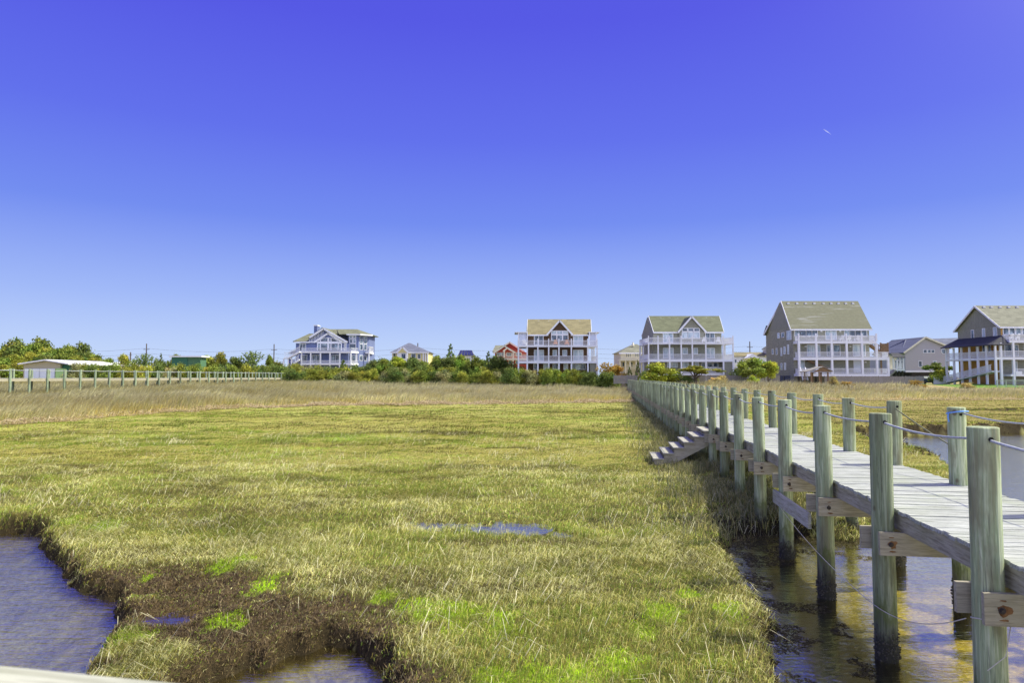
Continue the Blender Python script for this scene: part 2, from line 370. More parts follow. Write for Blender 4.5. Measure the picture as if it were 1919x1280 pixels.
def height(x, y, full=False):
    x = np.asarray(x, float); y = np.asarray(y, float)
    d = water_d(x, y)
    h = .27 + .19 * ss(10, 22, y) + (fbm(x * .9, y * .9, 31, 3) - .5) * (.12 + .12 * ss(12, 26, y)) + (fbm(x * 4, y * 4, 33, 2) - .5) * .05
    near = y < 20; br = np.zeros(x.shape)
    br[near] = ss(.55, -.45, poly_sd(x[near], y[near], BROWN) + (fbm(x[near] * 1.3, y[near] * 1.3, 41, 3) - .5) * 1.6)
    h = h - br * .06 + br * (fbm(x * 6, y * 6, 43, 3) - .5) * .16
    mud = np.exp(-((x - 5.4) ** 2 + (y - 14.3) ** 2) / 3.5)
    h = h - mud * .12
    wb = .16 + .1 * vn(x * 2, y * 2, 8) + .9 * mud + .15 * (y > 30); h = h + .10 * (x > 15) * (y > 34) * ss(4, .5, d)
    s = ss(0, 1, d / wb)
    pf = np.zeros(x.shape); pf[near] = pud_f(x[near], y[near]); h = h - pf * .12
    e = np.clip(y - Ye(x), 0, None)
    Lr = np.where(x > 22, 27.0, 82.0); bw = np.exp(-((L_of(x, y) - 4.1) / 7.0) ** 2)
    rise = np.clip(e / Lr, 0, 1) * np.where(x > 22, 1.5, 1.55) * (1 - .65 * bw * (y < 135))
    h = h + rise + rise * (fbm(x * .06, y * .06, 51, 2) - .5) * .4
    deep = -.03 - np.clip(-d * .45, 0, .38) + (fbm(x * 3, y * 3, 61, 3) - .5) * .05
    z = np.where(d > 0, deep * 0 - .04 + (h + .04) * s, deep)
    return (z, d, br, pf, e) if full else z
def lime_f(x, y):
    f = np.zeros(x.shape)
    for c, r in LIME: f = np.maximum(f, np.clip(1.3 - np.hypot(x - c[0], (y - c[1]) / 1.6) / r + (fbm(x * 5, y * 5, 71, 3) - .5) * 1.6, 0, 1))
    return f
def ax(core0, core1, st, lo, hi):
    a = list(np.arange(core0, core1, st)); g = st
    v = a[-1]; up = []
    while v < hi: g *= 1.017 if v < core1 + 100 else 1.12; v += g; up.append(v)
    g = st; v = a[0]; dn = []
    while v > lo: g *= 1.017 if v > core0 - 100 else 1.12; v -= g; dn.append(v)
    return np.array(dn[::-1] + a + up)
gx = ax(-12, 12, .075, -4000, 4000); gy = ax(6, 24, .075, -300, 5000)
XX, YY_ = np.meshgrid(gx, gy); xf, yf = XX.ravel(), YY_.ravel()
zf, df, brf, pff, ef = height(xf, yf, True)
def mixc(a, b, f): return a * (1 - f[:, None]) + np.array(b)[None, :] * f[:, None]
STRAW, PALE, OLIVE, GREEN, LIMEC, BRN, DARK, TAN = (.50, .46, .13), (.74, .71, .33), (.27, .295, .05), (.28, .40, .05), (.46, .66, .025), (.20, .145, .075), (.04, .034, .018), (.45, .37, .22)
lf = np.zeros(xf.shape); nr = yf < 20; lf[nr] = lime_f(xf[nr], yf[nr])
n1 = fbm(xf * 2.5, yf * 2.5, 81, 4); n2 = fbm(xf * .16, yf * .45, 83, 4)
col = np.tile(np.array((.10, .095, .03)), (len(xf), 1))
col = mixc(col, (.28, .26, .07), ss(12, 26, yf)); col = mixc(col, (.33, .33, .10), ss(26, 50, yf) * ss(.35, .6, n2)); col = mixc(col, DARK, ss(.58, .72, n1) * ss(30, 10, yf))
rt = ss(12, 16, L_of(xf, yf)) * (yf > 36); col = mixc(col, (.27, .23, .08), rt)
col = mixc(col, (.11, .08, .045), brf); col = mixc(col, (.025, .02, .013), ss(.62, .5, n1) * brf * .6)
te = tall_e(xf, yf); col = mixc(col, (.34, .27, .14), ss(-1.5, 1, te))
col = mixc(col, (.30, .27, .13), ss(20, 45, ef))
lawn = ((xf > 70) & (xf < 84) & (yf > 108)).astype(float) * ss(.3, .4, n1 + .2); col = mixc(col, (.13, .25, .04), lawn)
col = mixc(col, (.28, .5, .02), lf * (.45 + .4 * brf))
col = mixc(col, (.03, .022, .012), ss(.20, .02, df) * (df > 0))
sand = ss(4.5, 5.8, xf) * ss(14, 9.5, yf + (n1 - .5) * 3); dk = (df <= 0).astype(float)
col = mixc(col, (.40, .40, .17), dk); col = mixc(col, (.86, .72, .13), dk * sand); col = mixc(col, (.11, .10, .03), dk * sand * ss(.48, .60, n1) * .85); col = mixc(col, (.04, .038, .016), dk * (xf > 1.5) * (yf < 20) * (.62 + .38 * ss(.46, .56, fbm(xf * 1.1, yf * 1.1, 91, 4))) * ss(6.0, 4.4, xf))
mudf = np.exp(-((xf - 5.0) ** 2 + (yf - 14.0) ** 2) / 4.5); col = mixc(col, (.035, .03, .018), np.clip(mudf * 1.3, 0, 1) * (1 - dk))
col = mixc(col, (.035, .027, .015), ss(-.22, -.02, df) * ss(.24 + .36 * (yf > 30), .12 + .3 * (yf > 30), df) * (yf < 62)); nx, ny = len(gx), len(gy); idx = np.arange(nx * ny).reshape(ny, nx)
Q = np.stack([idx[:-1, :-1], idx[:-1, 1:], idx[1:, 1:], idx[1:, :-1]], -1).reshape(-1, 4)
t = NT('marsh_soil', .95, .1); a = t.n('VertexColor'); a.layer_name = 'Col'
n = t.noise(t.coords((1, 1, 1), 'World'), 14, 8, .75); nb = t.noise(t.coords((1, 2.2, 1), 'World'), .9, 7, .75)
c = t.mix(1.0, a.outputs[0], t.ramp(n, [(.3, (.45, .42, .38)), (.5, (.95, .95, .95)), (.68, (1.5, 1.45, 1.25))]), 'MULTIPLY')
c = t.mix(1.0, c, t.ramp(nb, [(.3, (.72, .68, .62)), (.62, (1.15, 1.15, 1.1))]), 'MULTIPLY'); t.bump(n, .8, .05)
gr = np_mesh('ground', np.stack([xf, yf, zf], 1), None, t.col(c), col, quads=Q)
gr.data.polygons.foreach_set('use_smooth', [True] * len(gr.data.polygons)); tag(gr, kind='structure')

# ------------------------------------------------------------------ water
t = NT('creek_water', .03, .5)
n1_ = t.noise(t.coords((1.3, 4.6, 1), 'World'), 1.3, 4, .6, .4); n2_ = t.noise(t.coords((5, 16, 1), 'World'), 1.2, 3, .6, .3)
px_ = t.n('SeparateXYZ'); t.l(t.n('NewGeometry').outputs['Position'], px_.inputs[0]); lm_ = t.math('ADD', t.math('MULTIPLY', t.math('LESS_THAN', px_.outputs[0], -3.6), 3.0), 2.0)
hh = t.math('MULTIPLY', t.math('ADD', n1_, t.math('MULTIPLY', n2_, .45)), lm_); b_ = t.n('Bump'); b_.inputs['Strength'].default_value = .6; b_.inputs['Distance'].default_value = .012; t.l(hh, b_.inputs['Height'])
gl = t.n('BsdfGlossy'); gl.inputs['Roughness'].default_value = .05; gl.inputs['Color'].default_value = (1, .99, .82, 1); t.l(b_.outputs[0], gl.inputs['Normal'])
tp = t.n('BsdfTransparent'); tp.inputs[0].default_value = (.80, .77, .56, 1)
lw = t.n('LayerWeight'); lw.inputs['Blend'].default_value = .5
fr_ = t.math('ADD', t.math('MULTIPLY', t.math('POWER', lw.outputs['Facing'], 2.0), .89), .11)
m = t.n('MixShader'); t.l(fr_, m.inputs[0]); t.l(tp.outputs[0], m.inputs[1]); t.l(gl.outputs[0], m.inputs[2]); t.l(m.outputs[0], t.o.inputs[0])
M['water'] = t.m
tag(MB().poly([(-200, -200, 0), (200, -200, 0), (200, 62, 0), (-200, 62, 0)]).build('water', M['water']), kind='structure')
mb = MB()
for (c, rx, ry) in PUD:
    z0 = float(height(np.array([c[0]]), np.array([c[1]]))[0]) + .075
    mb.poly([(c[0] + rx * 1.5 * math.cos(a * R(20)), c[1] + ry * 3 * math.sin(a * R(20)), z0) for a in range(18)])
pw = mb.build('puddle_water', M['water']); tag(pw, kind='structure')
if pw.data.polygons[0].normal.z < 0: pw.data.flip_normals()

# ------------------------------------------------------------------ grasses
def blades(name, x, y, z, h, wd, ang, lean, col, seg=2, tip=None, label=None, cat=None):
    n = len(x); dx, dy = np.cos(ang), np.sin(ang)
    wa = rng.uniform(0, 2 * np.pi, n); wx, wy = np.cos(wa) * wd / 2, np.sin(wa) * wd / 2
    P = np.stack([x, y, z], 1); W = np.stack([wx, wy, np.zeros(n)], 1)
    top = P + np.stack([dx * h * np.sin(lean), dy * h * np.sin(lean), h * np.cos(lean)], 1)
    ct = col * 1.0
    if seg == 1:
        V = np.stack([P - W, P + W, top], 1).reshape(-1, 3); T = np.arange(n * 3).reshape(-1, 3); CC = np.repeat(col, 3, 0)
    else:
        ml = lean * .45; mid = P + np.stack([dx * h * .55 * np.sin(ml), dy * h * .55 * np.sin(ml), h * .55 * np.cos(ml)], 1)
        V = np.stack([P - W, P + W, mid - W * .85, mid + W * .85, top], 1).reshape(-1, 3); b = (np.arange(n) * 5)[:, None]
        T = np.concatenate([b + np.array([[0, 1, 3]]), b + np.array([[0, 3, 2]]), b + np.array([[2, 3, 4]])], 1).reshape(-1, 3)
        CC = np.repeat(col, 5, 0)
        if tip is not None: CC = CC.reshape(n, 5, 3); CC[:, 2:4] = CC[:, 2:4] * .6 + tip[:, None] * .4; CC[:, 4] = tip; CC = CC.reshape(-1, 3)
    return V, T, CC
def finish(name, parts, label, cat):
    o = 0; V = []; T = []; K = []
    for v, t_, c in parts: V.append(v); T.append(t_ + o); K.append(c); o += len(v)
    ob = np_mesh(name, np.concatenate(V), np.concatenate(T), M['blade'], np.concatenate(K))
    return tag(ob, label, cat, kind='stuff')
def fan(y0, y1, dens, kx=.80, pad=1.0, xmax=1e9):
    area = 2 * (kx * (y1 ** 2 - y0 ** 2) / 2 + pad * (y1 - y0)); n = int(area * dens)
    u = rng.random(n); y = np.sqrt(y0 ** 2 + u * (y1 ** 2 - y0 ** 2)); x = rng.uniform(-1, 1, n) * (kx * y + pad); return x, y
def pick(probs, pal):
    p = np.stack(probs, 1); p = p / p.sum(1, keepdims=True); cu = np.cumsum(p, 1); r = rng.random(len(p))[:, None]
    k = (r > cu).sum(1).clip(0, len(pal) - 1); return np.array(pal)[k], k
marsh = []; 
PAL = [PALE, STRAW, OLIVE, GREEN, BRN, LIMEC, (.40, .31, .06)]
for (y0, y1, dens, w0, hs, seg) in [(5.4, 9, 4600, .0046, .8, 2), (9, 14, 3100, .0056, .8, 2), (14, 22, 1500, .0078, .8, 2), (22, 36, 560, .013, .85, 1), (36, 60, 150, .026, .95, 1), (60, 92, 50, .045, .8, 1)]:
    x, y = fan(y0, y1, dens, .80 if y0 < 36 else .76)
    z, d, br, pf, e = height(x, y, True)
    keep = (d > np.where(y > 30, .6, .04)) & (tall_e(x, y) < .5) & (rng.random(len(x)) > pf * .72) & (z > .02)
    mud = np.exp(-((x - 5.2) ** 2 + (y - 14.2) ** 2) / 2.2); keep &= rng.random(len(x)) > mud * 1.1
    x, y, z, d, br = x[keep], y[keep], z[keep], d[keep], br[keep]; n = len(x)
    lf_ = lime_f(x, y) if y0 < 14 else np.zeros(n)
    a1 = fbm(x * .5, y * .5, 101, 3); a2 = fbm(x * .12, y * .35, 103, 3); a3 = fbm(x * 1.8, y * 1.8, 105, 3)
    ft = fbm(x * .3, y * 1.2, 107, 4)
    far = ss(20, 32, y); right = ss(11, 14, L_of(x, y)) * (y > 18)
    edge = ss(3.5, 0, Ye(x) - y) * (y > 30)
    p0 = (.22 * ss(.42, .62, a1) + .05) * (1 - far * .6) + edge * 1.6; p1 = .26 + .22 * far + edge * .9
    p2 = .58 + .10 * ss(14, 19, y) * (1 - far) + .5 * ss(.5, .65, a3); p3 = .10 + far * 2.2 * ss(.42, .62, a2) + .5 * ss(12, 20, y) * ss(.5, .62, a2) + .55 * ss(.52, .38, a1) + .24
    p4 = .10 + 1.0 * ss(.60, .70, ft) ; p6 = .12 + .3 * right + .2 * ss(.5, .4, a2)
    stk = ss(.57, .66, fbm(x * .14 + 3, y * .55, 181, 4)) * ss(16, 24, y) * (y < 70) + ss(.60, .68, fbm(x * .5, y * 1.6, 183, 3)) * ss(12, 18, y) * .6
    gp = ss(.52, .62, fbm(x * .10, y * .22, 185, 3)) * far
    p4 = p4 + stk * 2.2; p2 = p2 + stk * .6 + .5 * right; p4 = p4 + .5 * right * ss(.45, .6, a2); p3 = p3 + gp * 1.6 + .45 * right * ss(.45, .58, a1); p0 = p0 * (1 - .6 * gp)
    brm = br * ss(.66, .56, a3 * .6 + fbm(x * .9 + 7, y * .9, 109, 3) * .4)
    p3 = p3 * (1 - right * .75); p4 = p4 + right * .15
    bank = ss(.55, .1, d) * (y > 30); p5 = lf_ * (2.2 + 4 * br) + bank * 1.0 * (x > 10)
    for q in (p0, p1, p2, p3, p6): q *= (1 - brm * .80)
    p4 = p4 + brm * 2.5
    colr, k = pick([p0, p1, p2, p3, p4, p5, p6], PAL)
    clump = 1 + .85 * (fbm(x * 1.7, y * 2.6, 161, 3) - .5) + (.5 + .9 * far) * (fbm(x * .25, y * .8, 163, 3) - .5) + far * .9 * (fbm(x * .8, y * 1.6, 167, 2) - .5); colr = colr * rng.uniform(.76, 1.18, (n, 1)) * (clump * (1 - .22 * np.clip(stk, 0, 1)) * (1 - .10 * far))[:, None]
    hb = .4 + 1.2 * fbm(x * 1.1, y * 1.6, 165, 2) + 1.2 * ss(.58, .68, fbm(x * .35, y * .7, 169, 3)) * far
    mean = (fbm(x * .35, y * .35, 111, 3) - .5) * 3.6 + .3
    ang = mean + rng.normal(0, .9, n); mat = ss(.38, .58, a1)
    straw = (k <= 1)
    lean = np.where(straw, rng.uniform(1.18, 1.56, n), rng.uniform(.35, 1.3, n)); lean = np.where(br > .5, rng.uniform(.5, 1.4, n), lean)
    h = np.where(straw, rng.uniform(.10, .30, n), rng.uniform(.05, .14, n) * hb) * hs
    h = np.where(br > .5, rng.uniform(.03, .09, n), h); h = np.where(k == 5, rng.uniform(.03, .08, n), h)
    wd = w0 * rng.uniform(.6, 1.3, n) * np.where((br > .5) | (k == 5), 1.9, 1.0)
    marsh.append(blades('', x, y, z - .01, h, wd, ang, lean, colr, seg))
# taller tufts beside and beneath the boardwalk, colours darkened for its shade
n = 60000; tt = rng.uniform(13, 78, n); tt = 13 + (tt - 13) * rng.random(n) ** .6; ll = rng.normal(3.2, .8, n)
x = ll * uy + tt * ux; y = tt * uy - ll * ux; z, d, br, pf, e = height(x, y, True); mud = np.exp(-((x - 5.2) ** 2 + (y - 14.0) ** 2) / 1.6)
tf = fbm(x * 1.2, y * 1.2, 121, 2)
keep = (d > .15) & (tf > .40) & (rng.random(n) > mud) & (tall_e(x, y) < 1); x, y, z = x[keep], y[keep], z[keep]; n = len(x)
cc, k = pick([np.full(n, .5), np.full(n, .6), np.full(n, .5), np.full(n, .25)], [(.33, .32, .18), (.36, .32, .13), (.17, .18, .06), (.12, .15, .05)])
marsh.append(blades('', x, y, z, rng.uniform(.12, .34, n), .007 + .0004 * y, rng.uniform(0, 6.28, n), rng.uniform(.1, .8, n), cc * rng.uniform(.8, 1.2, (n, 1))))
# long bleached stalks scattered over the mat
n = 6500; x, y = fan(6, 34, 1, .8); m_ = rng.integers(0, len(x), n); x, y = x[m_] + rng.normal(0, .4, n), y[m_] + rng.normal(0, .4, n)
z, d, br, pf, e = height(x, y, True); keep = (d > .15) & (fbm(x * .8, y * .8, 171, 2) > .42) & (rng.random(n) > br * .8) & (pf < .1); x, y, z = x[keep], y[keep], z[keep]; n = len(x)
marsh.append(blades('', x, y, z + .04, rng.uniform(.2, .5, n), rng.uniform(.005, .009, n), (fbm(x * .35, y * .35, 111, 3) - .5) * 5 + .35 + rng.normal(0, 1.0, n), rng.uniform(1.25, 1.57, n), np.array((.78, .73, .46)) * rng.uniform(.8, 1.15, (n, 1))))
finish('marsh_grass', marsh, 'low matted green and straw marsh grass covering the flat marsh', 'grass')

tall = []
for (y0, y1, dens, w0) in [(28, 46, 55, .028), (46, 66, 32, .038), (66, 90, 30, .045), (90, 135, 13, .06)]:
    x, y = fan(y0, y1, dens, .77, 2)
    te = tall_e(x, y); keep = (te > 0) & ((x < 24) | (te > 0)) & ((L_of(x, y) < 2.6) | (L_of(x, y) > 5.8)) & ~((x > 62) & (y > 103) & (x < 92)) & (y < np.where(x > 24, 113, 135))
    x, y, te = x[keep], y[keep], te[keep]; n = len(x); z = height(x, y)
    rs = (x > 22).astype(float)
    b1 = fbm(x * .10, y * .22, 131, 3); b2 = fbm(x * .45, y * .35, 133, 3); b3 = fbm(x * .05, y * .12, 135, 2)
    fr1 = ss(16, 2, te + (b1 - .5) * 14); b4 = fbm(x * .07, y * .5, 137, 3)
    p = [.25 + 1.2 * ss(.5, .6, b1), .12 + 1.5 * ss(.5, .40, b1) * (1 - rs), .12 + 1.1 * ss(.55, .68, b2) + .35 * (te < 4), .15 + 1.4 * ss(.52, .62, b3), .05 + .55 * rs * ss(.5, .62, b1), .05 + .3 * (te < 5) + .8 * ss(.58, .66, b4)]
    cc, k = pick(p, [(.56, .49, .26), (.62, .52, .15), (.30, .31, .07), (.45, .42, .24), (.48, .33, .09), (.74, .68, .36)])
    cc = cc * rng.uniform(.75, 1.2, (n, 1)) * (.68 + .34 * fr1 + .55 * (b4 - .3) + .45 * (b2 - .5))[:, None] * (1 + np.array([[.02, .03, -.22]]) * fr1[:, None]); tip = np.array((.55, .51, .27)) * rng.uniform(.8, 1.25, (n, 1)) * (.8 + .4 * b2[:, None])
    hg = (.38 + 1.15 * b2) * ss(-.5, 4, te) ** .5 * np.where(x > 22, .95, 1.0) * rng.uniform(.7, 1.15, n)
    b5 = fbm(x * .3, y * .3, 139, 2); ang = rng.normal(.1, .4, n) + (b1 - .5) * 2.0; lean = rng.uniform(.3, .95, n) * (.25 + 1.6 * b5)
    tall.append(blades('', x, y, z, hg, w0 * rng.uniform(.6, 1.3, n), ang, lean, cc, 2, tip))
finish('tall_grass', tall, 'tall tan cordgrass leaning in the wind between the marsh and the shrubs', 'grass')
# washed-up straw line at the foot of the tall grass
n = 42000; x = rng.uniform(-30, 19, n); x = np.where(rng.random(n) < .25, rng.uniform(19, 75, n), x)
y = Ye(x) + rng.normal(-2.0, 1.2, n) + (fbm(x * .3, x * 0, 21, 2) - .5) * 1.5; z, d, *_ = height(x, y, True); k_ = (np.abs(L_of(x, y) - 4.1) > 1.5)
x, y, z = x[k_], y[k_], z[k_]; n = len(x); hp = ss(.40, .62, fbm(x * .5, y * .5, 141, 3))
cc, k = pick([np.full(n, .5), np.full(n, .4), np.full(n, .25), np.full(n, .12)], [(.60, .50, .33), (.45, .34, .20), (.32, .22, .12), (.12, .08, .05)])
wr = [blades('', x, y, z + hp * .36 * rng.random(n), rng.uniform(.15, .5, n), rng.uniform(.03, .06, n), rng.uniform(0, 6.28, n), rng.uniform(1.0, 1.6, n), cc, 1)]
finish('wrack_line', wr, 'washed-up dead reed stalks lying along the edge of the tall grass', 'debris')
# brown dried algae clumps on the creek banks
n = 190000; x = rng.uniform(-12, 6, n); y = rng.uniform(5.6, 16.5, n); z, d, br, pf, e = height(x, y, True)
keep = (d > -.05) & (pf < .3) & ((d < .33) | (br > .4)) & (rng.random(n) < np.where(br > .4, .75, 1)); x, y, z = x[keep], y[keep], z[keep]; n = len(x)
cc, k = pick([np.full(n, .5), np.full(n, .35), np.full(n, .22), np.full(n, .22)], [BRN, (.30, .23, .13), (.07, .052, .03), (.38, .33, .15)])
al = [blades('', x, y, z - .01, rng.uniform(.03, .10, n), rng.uniform(.009, .022, n), rng.uniform(0, 6.28, n), rng.uniform(.2, 1.5, n), cc * rng.uniform(.7, 1.2, (n, 1)), 1)]
n = 60000; x = rng.uniform(2.0, 8, n); y = rng.uniform(7, 16.5, n); z, d, br, pf, e = height(x, y, True); f1 = fbm(x * 2, y * 2, 151, 3)
keep = (d > -1.1) & (f1 > np.where(d > -.35, .47, .585)) & (z < .25) & ((y > 12) | (d < .1)); x, y, z = x[keep], y[keep], np.maximum(z[keep], .002); n = len(x)
al.append(blades('', x, y, z, rng.uniform(.03, .09, n), rng.uniform(.02, .04, n), rng.uniform(0, 6.28, n), np.where(z < .01, rng.uniform(1.35, 1.57, n), rng.uniform(.3, 1.4, n)), np.array((.07, .06, .028)) * rng.uniform(.5, 1.6, (n, 1)), 1))
n = 260000; x = rng.uniform(15, 75, n); y = np.where(rng.random(n) < .7, rng.uniform(22, 47, n), rng.uniform(53, 62, n)); z, d, br, pf, e = height(x, y, True); keep = (d > -.05) & (d < .8) & ((x < 20) | (y > 36)); x, y, z = x[keep], y[keep], z[keep]; n = len(x)
al.append(blades('', x, y, z - .02, rng.uniform(.05, .16, n), rng.uniform(.05, .09, n), rng.uniform(0, 6.28, n), rng.uniform(.3, 1.5, n), np.where((rng.random(n) < ss(.42, .6, d[keep]) * .85)[:, None], np.array((.34, .42, .04)), np.array((.07, .055, .028))) * rng.uniform(.4, 1.6, (n, 1)), 1))
finish('dried_algae', al, 'brown dried algae clumped over the muddy creek banks', 'algae')

# ------------------------------------------------------------------ main boardwalk (local x = across, y = along)
T0, SP, DECK, TOP = 6.45, 2.25, 1.75, 2.87
LL, LR = 3.20, 5.00
bw = empty('boardwalk', (0, 0, 0), -AZ, 'long weathered timber boardwalk on round greenish posts running to the houses', 'boardwalk')
mb = MB(); y = 1.6
while y < 116.5:
    dz = random.uniform(-.004, .004); a = random.uniform(-.02, .02); b = random.uniform(-.02, .02)
    mb.box(3.315 + a, 5.09 + b, y, y + .138, DECK - .04 + dz, DECK + dz); y += .148
mb.build('deck', M['deck'], bw)
def post_mesh(name, z0, z1, r, mat, k=22, seedv=0):
    rr = random.Random(seedv); mb = MB(); zs = [z0] + [z0 + (z1 - .02 - z0) * i / 9 for i in range(1, 10)] + [z1 - .008, z1]
    ph = rr.uniform(0, 6); bx, by = rr.uniform(-.008, .008), rr.uniform(-.008, .008)
    for i, z in enumerate(zs):
        ra = r * (1.03 - .05 * (z - z0) / (z1 - z0)) * (1 + .012 * math.sin(z * 3 + ph)); ra = ra - (.012 if i == len(zs) - 1 else 0)
        f = (z - z0) / (z1 - z0)
        for j in range(k):
            t_ = 6.2832 * j / k; q = ra * (1 + .012 * math.sin(3 * t_ + ph) + .008 * math.sin(7 * t_ + ph * 2 + z))
            mb.v.append((q * math.cos(t_) + bx * f * 4 * (1 - f), q * math.sin(t_) + by * f * 4 * (1 - f), z))
    for i in range(len(zs) - 1):
        for j in range(k): q = i * k; mb.f.append((q + j, q + (j + 1) % k, q + k + (j + 1) % k, q + k + j))
    n = (len(zs) - 1) * k; mb.f.append(tuple(range(n, n + k)))
    o = mb.build(name, mat, None); me = o.data; bpy.data.objects.remove(o); return me
PM = [post_mesh('post', -.6, TOP, .122, M['post'], 22, i) for i in range(6)]
def put(me, name, loc, parent, rz=0, scale=None):
    o = bpy.data.objects.new(name, me); C.objects.link(o); o.location = loc; o.rotation_euler = (0, 0, rz); o.parent = parent
    if scale: o.scale = scale
    return o
NB = range(-1, 49); holes = []
posts = {}
for n in NB:
    for side, lx, dt in ((0, LL, 0), (1, LR, -.2)):
        t_ = T0 + SP * n + dt; jl = random.uniform(-.012, .012); dz = random.uniform(-.02, .02)
        if n in (0, 1, 2) and side == 0: jl = 0; dz = 0
        p = put(PM[(n * 2 + side) % 6], 'post', (lx + jl, t_, dz), bw, random.uniform(0, 6.28)); posts[(n, side)] = p
        if n > 2: p.rotation_euler = (random.gauss(0, .006), random.gauss(0, .006), p.rotation_euler.z)
        if n < 6 and not (n == -1):
            for s_ in (-1, 1):
                h = MB(); 
                for q in range(1): h.tube([(0, -.001 * s_, 0), (0, .004 * s_, 0)], .021, 10)
                ho = h.build('rope_hole', M['hole'], p); a = -p.rotation_euler.z
                v = Matrix.Rotation(a, 3, 'Z') @ Vector((0, s_ * .1235, 0)); ho.location = (v.x, v.y, TOP - .10); ho.rotation_euler = (0, 0, a)
        if n <= 4:      # barnacle crust round the waterline
            bm_ = MB(); rr = random.Random(n * 7 + side)
            for q in range(170):
                th = rr.uniform(0, 6.283); zz = rr.gauss(.13, .11); r0 = rr.uniform(.008, .02)
                if zz < -.1: continue
                c0 = Vector((.121 * math.cos(th), .121 * math.sin(th), zz)); nr_ = Vector((math.cos(th), math.sin(th), rr.uniform(-.3, .5)))
                bm_.tube([c0, c0 + nr_ * rr.uniform(.01, .028)], [r0, r0 * .45], 5)
            tag(bm_.build('barnacle_crust', M['barn'], p), kind='stuff')
# cross beams (a pair clamps each pair of posts), bolts
def rust_patch(mb, cx_, cy_, cz, sx_, sz_, seedv):
    rr = random.Random(seedv); pts = []
    for q in range(14):
        t_ = 6.283 * q / 14; k_ = rr.uniform(.55, 1.1); pts.append((cx_ + sx_ * math.cos(t_) * k_, cy_, cz + sz_ * math.sin(t_) * k_))
    mb.poly(pts)
for n in NB:
    t_ = T0 + SP * n
    for s_, y0, y1, x0, x1 in ((0, -.178, -.132, 3.08, 5.2), (1, .132, .178, 3.0, 5.18)):
        dx = random.uniform(-.03, .03); dzb = random.uniform(-.015, .015)
        cb = MB().box(x0 + dx, x1 + dx, t_ + y0, t_ + y1, 1.235 + dzb, 1.50 + dzb).build('cross_beam', M['beam'], bw)
        if s_ == 0 and n < 14:
            for bx_ in (3.21, 4.98):
                b = MB().tube([(bx_, t_ + y0 - .004, 1.365), (bx_, t_ + y0 + .002, 1.365)], .030, 10).tube([(bx_, t_ + y0 - .022, 1.365), (bx_, t_ + y0 - .004, 1.365)], .017, 6)
                b.build('bolt', M['bolt'], cb)
                k_ = random.choice((.4, .6, 1.0)) if n > 1 else (1.3, 1.2)[n % 2]
                rm = MB(); rust_patch(rm, bx_ + .015 * k_, t_ + y0 - .002, 1.365, .05 * k_, .035 * (1 + k_ * .5), n); rust_patch(rm, bx_ + .01, t_ + y0 - .0025, 1.445, .035, .008, n + 50); rust_patch(rm, bx_ + .02, t_ + y0 - .0025, 1.285, .045, .012, n + 90)
                rm.build('rust_stain', M['rust'], cb)
for lx in (3.375, 4.17, 4.98):
    MB().box(lx - .022, lx + .022, 1.7, 116.4, 1.503, DECK - .045).build('joist', M['joist'], bw)
# sagging ropes through the posts
def sag(p, q, s_, k=8): 
    return [(p[0] + (q[0] - p[0]) * i / k, p[1] + (q[1] - p[1]) * i / k, p[2] + (q[2] - p[2]) * i / k - s_ * 4 * (i / k) * (1 - i / k)) for i in range(k + 1)]
zr = TOP - .10
mb = MB(); pts = []
for n in range(-1, 48): pts += sag((LL, T0 + SP * n, zr), (LL, T0 + SP * (n + 1), zr), random.uniform(.03, .075))[:-1]
mb.tube(pts, .0125, 6).build('rope', M['rope'], bw, True)
mb = MB(); pts = []
for n in range(3, 48): pts += sag((LR, T0 + SP * n - .2, zr), (LR, T0 + SP * (n + 1) - .2, zr), random.uniform(.04, .09))[:-1]
mb.tube(pts, .0125, 6).build('rope', M['rope'], bw, True)
y2, y3 = T0 + 2 * SP - .2, T0 + 3 * SP - .2
tag(MB().tube(sag((LR, y3, zr), (LR + .16, y2 + .02, zr - .62), .03, 10) + sag((LR + .16, y2, zr - .63), (LR + .15, y2 - 2.0, .9), .0, 8)[1:], .011, 6).build('rope', M['old_rope'], bw, True), 'slack mossy rope hanging down from a right-hand post')
ring = [(LR + .133 * math.cos(a * R(30)), y2 + .133 * math.sin(a * R(30)), zr + .015 - .05 * math.cos(a * R(30) - 2.0) * .5) for a in range(13)]
tag(MB().tube(ring, .011, 6).tube([(LR - .13, y2 - .03, zr + .01), (LR - .15, y2 - .05, zr - .05), (LR - .14, y2 - .06, zr - .12)], .009, 6).build('rope', M['blue_rope'], bw, True), 'bright blue rope knotted round a right-hand post')
MB().tube(sag((LR + .02, y2 - .13, zr + .01), (LR, T0 + SP - .2, zr), .05) + sag((LR, T0 + SP - .2, zr), (LR, T0 - SP - .2, zr), .1)[1:], .011, 6).build('rope', M['rope'], bw, True)
# loose board and string under the left edge
lb = MB().bar((3.02, T0 + SP * 3 + .16, 1.10), (3.045, T0 + SP * 2 + .22, 1.08), .045, .235).build('loose_board', M['tread'], bw)
st_ = sag((3.03, T0 + SP * 3 - .1, .98), (3.07, T0 + SP + .0, .62), .10, 10) + sag((3.07, T0 + SP, .62), (3.06, T0 + .1, 1.20), .12, 10)[1:]
MB().tube(st_, .0045, 5).tube([(LL + .135 * math.cos(a * R(30)), T0 + .135 * math.sin(a * R(30)), 1.24 + .02 * math.sin(a * R(60))) for a in range(13)], .0055, 5).tube([(3.3, T0 - .12, 1.22), (3.22, T0 - .19, 1.0), (3.07, T0 - .2, .88)], .004, 5).build('string', M['string'], bw, True)
